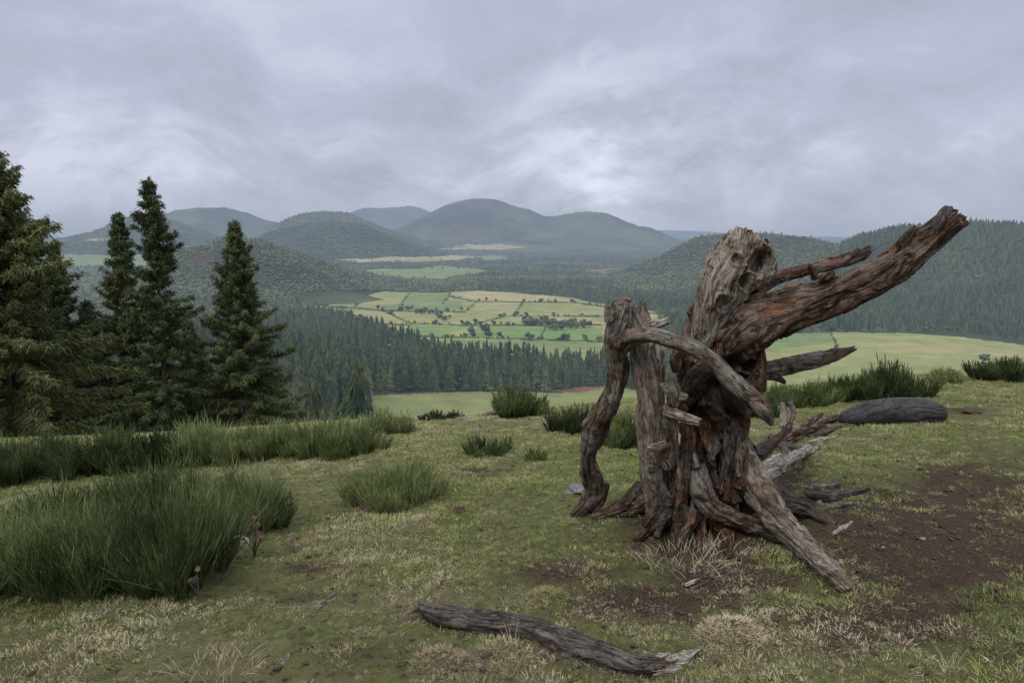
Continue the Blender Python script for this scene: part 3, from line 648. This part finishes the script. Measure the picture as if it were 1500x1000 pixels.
fallen('broken_root','snarl of dark broken roots on the ground just right of the stump','root',[
 ('root',gp([(1098,670,10),(1120,655,14),(1150,655,14),(1185,660,8)]),'wood_dark',dict(n=80,ring=36,seed=161,amp=.4,lump=.2)),
 ('root',gp([(1110,690,10),(1140,672,13),(1170,668,10),(1200,655,5)]),'wood_pale',dict(n=80,ring=36,seed=162,amp=.4,lump=.2)),
 ('root',gp([(1130,640,10),(1145,650,12),(1150,668,10),(1140,690,6)]),'wood_rot',dict(n=80,ring=36,seed=163,amp=.4,lump=.2))])
fallen('broken_root','small tangle of grey root on bare soil near the stump\'s right foot','root',[
 ('root',gp([(1182,718,10),(1195,725,18),(1215,728,17),(1245,722,11),(1272,716,5)]),'wood_dark',dict(n=80,ring=36,seed=171,amp=.5,lump=.25)),
 ('root',gp([(1188,712,7),(1205,712,11),(1230,708,6)]),'wood_mix',dict(n=60,ring=30,seed=172,amp=.5,lump=.25)),
 ('root',gp([(1200,735,7),(1205,742,10),(1235,738,8),(1262,734,4)]),'wood_mix',dict(n=60,ring=30,seed=173,amp=.5,lump=.25))])
fallen('wood_fragment','pale forked wood scrap on bare soil right of the long grey root','wood scrap',[
 ('scrap',gp([(1220,782,5),(1230,776,8),(1252,762,4)]),'wood_pale',dict(n=40,ring=24,seed=181,amp=.4))])
fallen('wood_fragment','dark wood fragments under the small broom bush at the crest, centre','wood scrap',[
 ('scrap',gp([(708,608,6),(725,604,10),(742,606,6)]),'wood_grey',dict(n=40,ring=24,seed=183,amp=.4)),
 ('scrap',gp([(770,607,5),(788,603,8),(808,604,5)]),'wood_dark',dict(n=40,ring=24,seed=184,amp=.4))])
fallen('wood_fragment','short pale twig on the soil below the stump roots','wood scrap',[
 ('scrap',gp([(1003,857,5),(1013,853,7),(1024,848,4)]),'wood_pale',dict(n=30,ring=20,seed=185,amp=.4))])
# ---------------------------------------------------------------- rocks
def rock(name,px_,py_,w,h,mat,label,cat,seed):
    c=G(px_,py_);t=math.hypot(c[1],c[2]-CZ);V,Fc=I3;n_=fbm(V[:,0]*1.6,V[:,1]*1.6,V[:,2]*1.6,4,seed)
    v=V*(1+.75*n_)[:,None]*np.array((w/2,w/2.4,h/2))*t/1000
    o=link(name,meshdata(name,v,Fc,M[mat],False));o.location=(c[0],c[1],c[2]+h*.28*t/1000);o.rotation_euler[2]=seed;tag(o,label,cat)
rock('rock',352,799,28,16,'rock_pale','pale whitish rock in the grass beside the dried thistles at left','rock',1)
rock('rock',850,722,46,14,'rock_grey','flat grey rock just left of the foot of the crooked limb','rock',2)
rock('dung',672,751,18,13,'clod','small dark dung lump alone on the turf left of the stump','dung',3)
rock('rock',1212,834,18,9,'rock_grey','small stone beside the tip of the long grey root','rock',4)
rock('rock',1092,820,22,10,'clod','dark stone below the front roots of the stump','rock',5)
rock('rock',545,740,40,8,'clod','low dark stone at the foot of the lone round broom bush','rock',6)
rock('rock',170,856,60,18,'clod','dark stone under the big broom bushes at lower left','rock',7)
rock('rock',1425,606,26,10,'clod','dark clod on the turf right of the smooth dark log','rock',8)
rock('rock',700,632,14,7,'rock_grey','tiny grey stone on the crest left of centre','rock',9)
# ---------------------------------------------------------------- blades
def ribbons(B,D,L,Wd,bend,segs,r):
    n=len(B);side=np.cross(D,r.normal(0,1,(n,3)));side/=np.linalg.norm(side,axis=1)[:,None]+1e-9
    V=[]
    for k in range(segs):
        u=k/segs;c=B+D*(L*u)[:,None]+bend*(L*u*u)[:,None];w=(Wd*(1-.55*u)*.5)[:,None]
        V+= [c-side*w,c+side*w]
    V.append(B+D*L[:,None]+bend*L[:,None])
    V=np.stack(V,1);m=V.shape[1];o=(np.arange(n)*m)[:,None]
    q=[np.stack([o[:,0]+2*k,o[:,0]+2*k+1,o[:,0]+2*k+3,o[:,0]+2*k+2],-1) for k in range(segs-1)]
    t=np.stack([o[:,0]+2*(segs-1),o[:,0]+2*(segs-1)+1,o[:,0]+2*segs],-1)
    return V.reshape(-1,3),(np.concatenate(q) if q else np.zeros((0,4),int)),t
def unit(v): return v/(np.linalg.norm(v,axis=-1,keepdims=True)+1e-9)
def tuft(seed,n,L0,L1,spread,rad,wd,mat,drop=.35):
    r=np.random.default_rng(seed);a=r.uniform(0,6.28,n);q=rad*np.sqrt(r.uniform(0,1,n))
    B=np.stack([q*np.cos(a),q*np.sin(a),np.full(n,-.006)],-1)
    a2=a+r.normal(0,.9,n);t=r.uniform(.1,1,n)*spread
    D=unit(np.stack([np.cos(a2)*t,np.sin(a2)*t,np.ones(n)],-1));L=r.uniform(L0,L1,n)
    bend=np.stack([np.cos(a2)*t*.3,np.sin(a2)*t*.3,-drop*t],-1)
    V,q4,t3=ribbons(B,D,L,np.full(n,wd)*r.uniform(.7,1.3,n),bend,2,r)
    return meshdata('tuft',V,[q4,t3],mat,False)
srcs=[tuft(1,36,.010,.026,1.2,.04,.0034,M['grass']),tuft(2,36,.008,.020,1.3,.045,.0036,M['grass']),tuft(3,30,.012,.038,.9,.035,.003,M['grass']),
      tuft(4,32,.010,.028,1.1,.04,.0028,M['grass_mid']),tuft(5,32,.012,.036,1.0,.04,.0026,M['grass_mid']),
      tuft(6,34,.009,.024,1.3,.045,.0024,M['straw']),tuft(7,30,.012,.034,1.1,.045,.0022,M['straw']),tuft(8,12,.05,.12,.6,.03,.0016,M['straw'],.5)]
r=1.7
P2=[];SC=[]
while r<17:
    s_=.0225+.0040*r if r<6 else .0465+.006*(r-6);n=int(math.radians(92)*r/s_)
    a=(np.linspace(-46,46,n)+rng.uniform(-.6,.6,n)*92/n)*math.pi/180;rr=r+rng.uniform(-.6,.6,n)*s_
    P2.append(np.stack([rr*np.sin(a),rr*np.cos(a)],-1));SC.append(np.full(n,.85+.055*r));r+=s_
P2=np.concatenate(P2);SC=np.concatenate(SC);X2,Y2=P2[:,0],P2[:,1];Z2=Hs(X2,Y2)
so,st=masks(X2,Y2,Z2)
n1=fbm(X2*2.2,Y2*2.2,0,4,91);n2=fbm(X2*9,Y2*9,0,3,92);n3=fbm(X2*.8,Y2*.8,0,3,93)
den=.90-.95*so+1.4*n1+1.7*n2
kp=rng.uniform(0,1,len(X2))<np.clip(den,.08,1)
sv=st*.85+.6*n3+.7*n2+.15*so+rng.normal(0,.24,len(X2))
idx=np.where(sv<.22,rng.integers(0,3,len(X2)),np.where(sv<.46,rng.integers(3,5,len(X2)),rng.integers(5,7,len(X2))))
lg=rng.uniform(0,1,len(X2));idx=np.where((lg<.005+.012*st),7,idx)
sz=SC*rng.uniform(.6,1.3,len(X2))*(1+.6*n1)*(1-.25*so)
q=np.where(kp)[0];print('TUFTS',len(q))
scatter('grass',np.stack([X2[q],Y2[q],Z2[q]],-1),rng.uniform(0,6.28,len(q)),sz[q],idx[q],srcs,'short grazed green grass mixed with dry straw across the hilltop','grass')
for i,(a,b,w,n,L,lab) in enumerate([(1070,925,100,1300,.032,'rounded mound of pale dead grass at the lower right of the dark log'),(800,878,60,700,.035,'small yellow-green grass mound above the dark log'),(1010,822,150,300,.13,'loose tuft of long straw stalks at the foot of the stump'),(310,985,130,170,.12,'tall dry straw tuft at the bottom left of the frame'),(650,972,90,500,.035,'low mat of dead grass left of the dark log')]):
    c=G(a,b);r_=np.random.default_rng(900+i);R_=w/2*c[1]/1000*1.1
    an=r_.uniform(0,6.28,n);qq=R_*np.sqrt(r_.uniform(0,1,n));bx_=c[0]+qq*np.cos(an);by_=c[1]+qq*np.sin(an)*.8
    hm=.05*(1-(qq/R_)**2) if L<.1 else 0
    B=np.stack([bx_,by_,Hs(bx_,by_)+hm-.004],-1)
    d=unit(np.stack([np.cos(an)*(.4+.6*qq/R_)*r_.uniform(.2,1,n)+r_.normal(0,.5,n),np.sin(an)*(.4+.6*qq/R_)*r_.uniform(.2,1,n)+r_.normal(0,.5,n),np.full(n,.6 if L<.1 else 1.2)],-1))
    V,q4,t3=ribbons(B-c,d,r_.uniform(.4,1,n)*L,np.full(n,.0022),np.stack([d[:,0]*.2,d[:,1]*.2,np.full(n,-.25)],-1),3,r_)
    o=link('grass_clump',meshdata('grass_clump',V,[q4,t3],M['grass_mid' if i==1 else 'straw']));o.location=c;tag(o,lab,'grass clump')
# ---------------------------------------------------------------- debris
def peb(seed,mat):
    V,Fc=I1;r_=np.random.default_rng(seed);return meshdata('pebble',V*r_.uniform(.6,1.2,(len(V),1))*np.array((1,.8,.6))*.5,Fc,mat)
def twig(seed,mt):
    r_=np.random.default_rng(seed);p=np.cumsum(np.vstack([[0,0,0],r_.normal(0,.12,(4,3))*np.array((1,1,.25))+np.array((.25,0,0))]),0)
    V,Fc,uv=tube_arrays(p,np.array([.03,.028,.025,.02,.01]),8,5,seed);return meshdata('twig',V,Fc,M[mt],False,uv)
srcs=[peb(1,M['clod']),peb(2,M['clod']),peb(3,M['rock_grey']),peb(4,M['clod']),twig(5,'wood_mix'),twig(6,'wood_pale')]
n=24000;a=np.radians(rng.uniform(-42,42,n));rr=1.8+10*rng.uniform(0,1,n)**1.5
x_=rr*np.sin(a);y_=rr*np.cos(a);z_=Hs(x_,y_);so,st=masks(x_,y_,z_)
k_=(rng.uniform(0,1,n)<.15+.85*so**2);x_,y_,z_=x_[k_],y_[k_],z_[k_];n=len(x_)
ix=rng.choice(6,n,p=[.3,.27,.08,.23,.07,.05]);sc_=np.where(ix>3,rng.uniform(.03,.12,n),.007+.038*rng.uniform(0,1,n)**3)
scatter('ground_litter',np.stack([x_,y_,z_+.003],-1),rng.uniform(0,6.28,n),sc_,ix,srcs,'small dark clods, stones and twigs scattered over the turf and soil','litter')
# ---------------------------------------------------------------- broom bushes
def bush(px_,py_,w,top,label,dens=1.0,seed=0,mat='broom'):
    c=G(px_,py_);t=math.hypot(c[1],CZ-c[2]);Rw=w/2*t/1000
    Hh=max(.10,P(px_,top,c[1]+Rw*.3)[2]-c[2]);r_=np.random.default_rng(seed+500)
    area=Rw*Hh;nt=int(np.clip(380*dens*(area/.08)**.6,110,1100));ncl=int(np.clip(7+Rw*18,8,17))
    px1=t/1000;wd=max(.0042,px1*1.4);Vs=[];Q=[];T3=[];o=0
    for j in range(ncl):
        ja=j*2.4+r_.uniform(-.5,.5);jq=Rw*.80*math.sqrt((j+.2)/ncl);jh=Hh*(1-.30*(jq/Rw)**2)*r_.uniform(.62,1.10);n=max(16,int(nt/ncl*1.2))
        jc=np.array((math.cos(ja)*jq*.9,math.sin(ja)*jq*.75,0));lean=np.array((math.cos(ja),math.sin(ja)))*jq/Rw*.45+r_.normal(0,.08,2)
        a=r_.uniform(0,6.28,n);q=np.sqrt(r_.uniform(0,1,n));rr=Rw*.12
        B=np.stack([np.cos(a)*q*rr,np.sin(a)*q*rr,np.full(n,-.02)],-1)+jc
        D=unit(np.stack([lean[0]+np.cos(a)*q*.36+r_.normal(0,.13,n),lean[1]+np.sin(a)*q*.36+r_.normal(0,.13,n),np.ones(n)],-1))
        L=jh*r_.uniform(.35,1.0,n)*np.where(r_.uniform(0,1,n)<.10,1.2,1)
        bend=np.stack([-D[:,0]*.25+r_.normal(0,.05,n),-D[:,1]*.25+r_.normal(0,.05,n),np.full(n,.02)],-1)
        V,q4,t3=ribbons(B,D,L,np.full(n,wd),bend,3,r_);Vs.append(V);Q.append(q4+o);T3.append(t3+o);o+=len(V)
        for k in range(7):
            u=r_.uniform(.15,.95,n);B2=B+D*(L*u)[:,None]+bend*(L*u*u)[:,None]
            D2=unit(D+r_.normal(0,.27,(n,3))+np.array((0,0,.35)));L2=(L*(1-u)*.7+.10*jh)*r_.uniform(.5,1.15,n)
            V,q4,t3=ribbons(B2,D2,L2,np.full(n,wd*.8),D2*0+r_.normal(0,.05,(n,3)),2,r_);Vs.append(V);Q.append(q4+o);T3.append(t3+o);o+=len(V)
    ob=link('broom_bush',meshdata('broom_bush',np.vstack(Vs),[np.vstack(Q),np.vstack(T3)],M[mat]))
    ob.location=c;tag(ob,label,'bush')
BUSH=[
 (15,862,190,706,'large green broom bush cut by the left edge in the foreground',1),
 (128,858,170,698,'broom bush second from the left in the foreground row',1),
 (262,854,180,668,'tall broom bush in the foreground behind the dried thistles',1.1),
 (368,775,140,660,'dense broom bush at the right end of the big foreground clump',1),
 (228,770,150,655,'broom bush behind the foreground row, above the second bush',1),
 (95,770,180,694,'broom bush behind the leftmost foreground bush',1),
 (577,735,160,656,'lone round broom bush on open turf left of centre',1.2),
 (716,664,82,626,'small low broom bush right of the lone round bush',.8),
 (785,674,44,647,'tiny sparse broom tuft right of the small low bush',.5),
 (500,664,160,600,'broom bush on the crest above the lone round bush',1.2),
 (405,666,140,608,'broom bush on the crest in front of the conical spruce',1.2),
 (318,674,140,600,'broom bush on the crest below the tallest spruce trunk',1.2),
 (236,682,140,618,'low broom bush on the crest between the tallest and cone-shaped spruces',1.2),
 (148,690,160,610,'broom bush on the crest below the two middle spruces',1.2),
 (40,700,180,624,'broom bush on the crest below the left edge spruce',1.2),
 (565,634,110,592,'broom bush on the crest where the near meadow begins',1),
 (650,614,90,596,'low flat broom bush on the crest under the near meadow',.8),
 (760,610,98,558,'upright broom bush standing on the crest at the centre',1),
 (850,632,120,582,'broom bush on the crest left of the crooked limb',1),
 (915,655,90,592,'broom bush seen behind the side trunk of the stump',1),
 (1110,612,70,568,'broom bush seen through the gap right of the trunk',1),
 (1180,592,130,548,'broom bush on the crest below the low broken branch',1),
 (1308,586,110,516,'tall pointed broom bush on the crest above the smooth dark log',1),
 (1245,585,90,544,'low broom bush left of the tall pointed one on the crest',1),
 (1388,562,60,530,'small broom bush right of the tall pointed one on the crest',.8),
 (1470,556,120,508,'broom bush on the crest at the right edge of the frame',1)]
for i,(a,b,w,tp,lab,dn) in enumerate(BUSH): bush(a,b,w,tp,lab,dn,i,'broom_light' if i in (2,3,9,13,15) else 'broom')
# ---------------------------------------------------------------- dried thistles
def thistle(px_,py_,top,nh,label,seed):
    c=G(px_,py_);t=math.hypot(c[1],CZ-c[2]);Hh=(py_-top)*t/1000;r_=np.random.default_rng(seed)
    e=empty('dried_thistle',tuple(c),label,'plant')
    Vs=[];Fs=[];Ts=[];U=[];o=0;heads=[]
    for k in range(nh):
        tip=np.array((r_.normal(0,.34*Hh),r_.normal(0,.2*Hh),Hh*r_.uniform(.35,1)))
        V,Fc,uv=tube_arrays(np.array([(0,0,0),tip*np.array((.3,.3,.5)),tip]),np.array([.002,.0018,.0015]),10,6,seed+k)
        Vs.append(V);Fs.append(Fc[0]+o);Ts.append(Fc[1]+o);U.append(uv);o+=len(V);heads.append(tip)
    link('stem',meshdata('stem',np.vstack(Vs),[np.vstack(Fs),np.vstack(Ts)],M['wood_mix'],True,np.vstack(U)),e)
    for h in heads:
        n=70;d=unit(r_.normal(0,1,(n,3))+np.array((0,0,.4)));s_=r_.uniform(.012,.018)
        V,q4,t3=ribbons(np.tile(h,(n,1)),d,np.full(n,s_)*r_.uniform(.7,1.3,n),np.full(n,.005),d*0,2,r_)
        v=I1[0]*s_*.62+h;link('flower_head',meshdata('flower_head',np.vstack([V,v]),[q4,np.vstack([t3,I1[1]+len(V)])],M['thistle']),e)
thistle(374,818,764,14,'cluster of dried brown thistle heads beside the pale rock',1)
thistle(292,880,824,6,'small dried thistle low in front of the tall foreground broom bush',2)
thistle(432,812,782,6,'sparse dried thistle right of the thistle cluster',3)
# ---------------------------------------------------------------- near spruces
def spruce(px_,top,Yd,wpx,label,seed,mat,sparse=0.0,dn=1.0,pw=.9):
    t0=P(px_,top,Yd);x0=t0[0];z0=float(H(np.array([x0]),np.array([Yd]))[0])-.2;h=t0[2]-z0
    r_=np.random.default_rng(seed);rm=wpx/2*Yd/1000
    e=empty('spruce_tree',(x0,Yd,z0),label,'tree')
    nz=12;zz=np.linspace(0,h,nz);wob=np.cumsum(r_.normal(0,.04,(nz,2)),0);wob-=np.outer(np.linspace(0,1,nz),wob[-1]);wob[0]=0
    tp=np.column_stack([wob,zz]);tr=(.010*h)*(1-zz/h)**.8+.012
    V,Fc,uv=tube_arrays(tp,tr,60,12,seed,amp=.1,lump=.04);link('trunk',meshdata('trunk',V,Fc,M['bark'],True,uv),e)
    Vs=[];T3=[];o=0;bV=[];bF=[];bo=0
    zb=h*.12;z=zb
    while z<h*.985:
        t=(z-zb)/(h-zb);gap=(.25-.13*t)*(h/13)/dn;nb=r_.integers(5,9)
        prof=(1-t)**pw*(.9+.14*math.sin(z*2.3+seed)+.16*r_.normal())+.022
        if t<.1: prof*=.7+3*t
        for b in range(nb):
            if r_.uniform()<sparse*(.5+.8*abs(math.sin(z*1.7+seed*2))): continue
            L=max(.12,rm*prof*r_.uniform(.4,1.45));a=r_.uniform(0,6.28);el=.55*t-.10+r_.normal(0,.14);dr=.36*(1-t)+.05
            ca,sa=math.cos(a),math.sin(a)
            cx,cy=np.interp(z,zz,tp[:,0]),np.interp(z,zz,tp[:,1])
            zj=z+r_.uniform(-.8,.8)*gap
            def pos(u): return np.stack([cx+ca*L*u,cy+sa*L*u,zj+L*(el*u-dr*u*u+.24*u**3)],-1)
            us=np.linspace(0,1,5);c_=pos(us);w_=(.03*(1-us)+.006)[:,None]*min(1,L)
            s_=np.array((-sa,ca,0));vv=np.concatenate([c_-s_*w_,c_+s_*w_]);
            bV.append(vv);bF.append(np.array([(bo+i,bo+i+1,bo+6+i,bo+5+i) for i in range(4)]));bo+=10
            m=int(14+L*30);u=np.sqrt(r_.uniform(.01,1,m));B=pos(u)
            for sd in (-1,1):
                for rep in range(3):
                    sw=r_.uniform(.3,1.3,m);D=unit(np.stack([ca*np.cos(sw)-sd*sa*np.sin(sw),sa*np.cos(sw)+sd*ca*np.sin(sw),r_.normal(-.3,.36,m)],-1))
                    l=(.09+.21*L*(1-u*.8))*r_.uniform(.5,1.1,m)*.8
                    l=np.minimum(l,.38)
                    V,q4,t3=ribbons(B+r_.normal(0,.05,(m,3)),D,l,np.full(m,.037)*r_.uniform(.6,1.4,m),np.tile((0,0,-.22),(m,1)),1,r_)
                    Vs.append(V);T3.append(t3+o);o+=len(V)
        z+=gap*r_.uniform(.6,1.2)
    V,q4,t3=ribbons(np.tile((0,0,h*.95),(40,1))+np.column_stack([r_.normal(0,.02,(40,2)),r_.uniform(0,h*.05,40)]),unit(r_.normal(0,1,(40,3))+np.array((0,0,1.2))),np.full(40,.16),np.full(40,.045),np.zeros((40,3)),1,r_)
    Vs.append(V);T3.append(t3+o)
    cr=link('crown',meshdata('crown',np.vstack(Vs),np.vstack(T3),M[mat]),e)
    link('branches',meshdata('branches',np.vstack(bV),np.vstack(bF),M['bark']),cr)
spruce(-30,205,17,270,'large spruce cut off by the left edge of the frame',1,'spruce_light',.06,1.15,.72)
spruce(78,352,24,110,'small thin dark spruce between the left edge spruce and its taller neighbour',2,'spruce',.1)
spruce(172,312,25,112,'narrow pointed spruce immediately left of the tallest spruce',3,'spruce',.12,1,.8)
spruce(218,262,24,130,'tallest spruce of the left group with a ragged thin top',4,'spruce',.24,1,.72)
spruce(343,325,25,172,'full cone-shaped spruce standing apart at the right of the left group',5,'spruce',.0,1.15,.95)
spruce(125,440,27,140,'low dark spruce filling the gap below the two middle spruces',6,'spruce_dark',.05)
spruce(275,470,29,140,'low dark spruce behind, between the tallest and the cone-shaped spruce',7,'spruce_dark',.05)
spruce(45,420,22,170,'dark spruce low behind the left edge spruce',9,'spruce_dark',.0,1.1)
# ---------------------------------------------------------------- sky
w=NT('World',True);S.world=w.m
d=w.n('ShaderNodeTexCoord').outputs['Generated'];sx=w.n('ShaderNodeSeparateXYZ',i0=d)
dw=w.n('ShaderNodeVectorMath',_operation='SCALE',i0=w.n('ShaderNodeTexNoise',Vector=d,Scale=3.0,Detail=3.0).outputs['Color'],Scale=.22).outputs[0]
dd_=w.n('ShaderNodeVectorMath',_operation='ADD',i0=d,i1=dw).outputs[0]
c1=w.noise(w.mapping(dd_,(1.0,1.0,2.0),(3.3,1.2,0)),2.1,6,.48,.2)
c2=w.noise(w.mapping(dd_,(1.0,1.0,2.2),(1.3,4.2,.4)),7.5,9,.58,.1)
lowb=w.ramp(sx.outputs[2],[(.02,(1.3,1.3,1.3)),(.28,(.3,.3,.3))])
cc=w.math('ADD',w.math('MULTIPLY',c1,.72),w.math('ADD',w.math('MULTIPLY',w.math('MULTIPLY',w.math('SUBTRACT',c2,.5),lowb),.6),.14))
def dirv(a,b):
    g_=P(a,b,1000.0)-np.array((0,0,CZ));return tuple(g_/np.linalg.norm(g_))
wob=w.n('ShaderNodeVectorMath',_operation='SCALE',i0=w.n('ShaderNodeVectorMath',_operation='SUBTRACT',i0=w.n('ShaderNodeTexNoise',Vector=d,Scale=9.0,Detail=7.0,Roughness=.6).outputs['Color'],i1=(.5,.5,.5)).outputs[0],Scale=.16).outputs[0]
dwob=w.n('ShaderNodeVectorMath',_operation='NORMALIZE',i0=w.n('ShaderNodeVectorMath',_operation='ADD',i0=d,i1=wob).outputs[0]).outputs[0]
def lobe(a,b,p,k):
    dt=w.n('ShaderNodeVectorMath',_operation='DOT_PRODUCT',i0=dwob,i1=dirv(a,b)).outputs['Value']
    return w.math('MULTIPLY',w.math('POWER',w.math('MAXIMUM',dt,0.0),p),k)
cc=w.math('SUBTRACT',cc,w.math('ADD',lobe(985,228,500.0,.075),w.math('ADD',lobe(730,258,260.0,.05),lobe(1180,190,120.0,.02))))
cloud=w.ramp(cc,[(.37,(.375,.40,.495)),(.455,(.45,.475,.585)),(.54,(.505,.535,.66)),(.65,(.66,.69,.83))])
el=w.ramp(sx.outputs[2],[(0,(.38,.435,.555)),(.10,(.44,.48,.595))])
nh=w.ramp(sx.outputs[2],[(0.0,(0,0,0)),(.08,(1,1,1))])
col=w.mix(nh,el,cloud)
gl=w.math('ADD',lobe(880,240,50.0,.16),w.math('ADD',lobe(872,262,900.0,.30),lobe(900,205,500.0,.18)))
gl=w.math('MULTIPLY',gl,w.ramp(c2,[(.42,(.2,.2,.2)),(.58,(1.3,1.3,1.3))]))
col=w.mix(gl,col,(.85,.89,1.02))
zen=w.ramp(sx.outputs[2],[(.30,(1,1,1)),(.75,(2.8,2.75,2.5))])
sc=w.n('ShaderNodeVectorMath',_operation='SCALE',i0=w.mix(1.0,col,zen,'MULTIPLY'),Scale=10.0).outputs[0]
sk=w.n('ShaderNodeTexSky',_sky_type='NISHITA',_sun_disc=False,_sun_elevation=math.radians(52),_sun_rotation=math.radians(215))
col=w.mix(.93,sk.outputs[0],sc)
bg=w.n('ShaderNodeBackground',Color=col,Strength=.1)
w.n('ShaderNodeOutputWorld',Surface=bg.outputs[0])
sun=bpy.data.lights.new('sun','SUN');sun.energy=1.5;sun.angle=math.radians(30);sun.color=(1,.95,.88)
so_=bpy.data.objects.new('sun',sun);COL.objects.link(so_)
az_=math.radians(215);el_=math.radians(52)
so_.rotation_euler=Vector((math.sin(az_)*math.cos(el_),math.cos(az_)*math.cos(el_),math.sin(el_))).to_track_quat('Z','Y').to_euler()
cam=bpy.data.cameras.new('camera');cam.lens=24;cam.sensor_width=36;cam.clip_end=80000;cam.clip_start=.05
co=bpy.data.objects.new('camera',cam);COL.objects.link(co);co.location=(0,0,CZ);co.rotation_euler=(math.pi/2-TH,0,0);S.camera=co
S.view_settings.view_transform='Standard';S.view_settings.look='None';S.view_settings.exposure=0
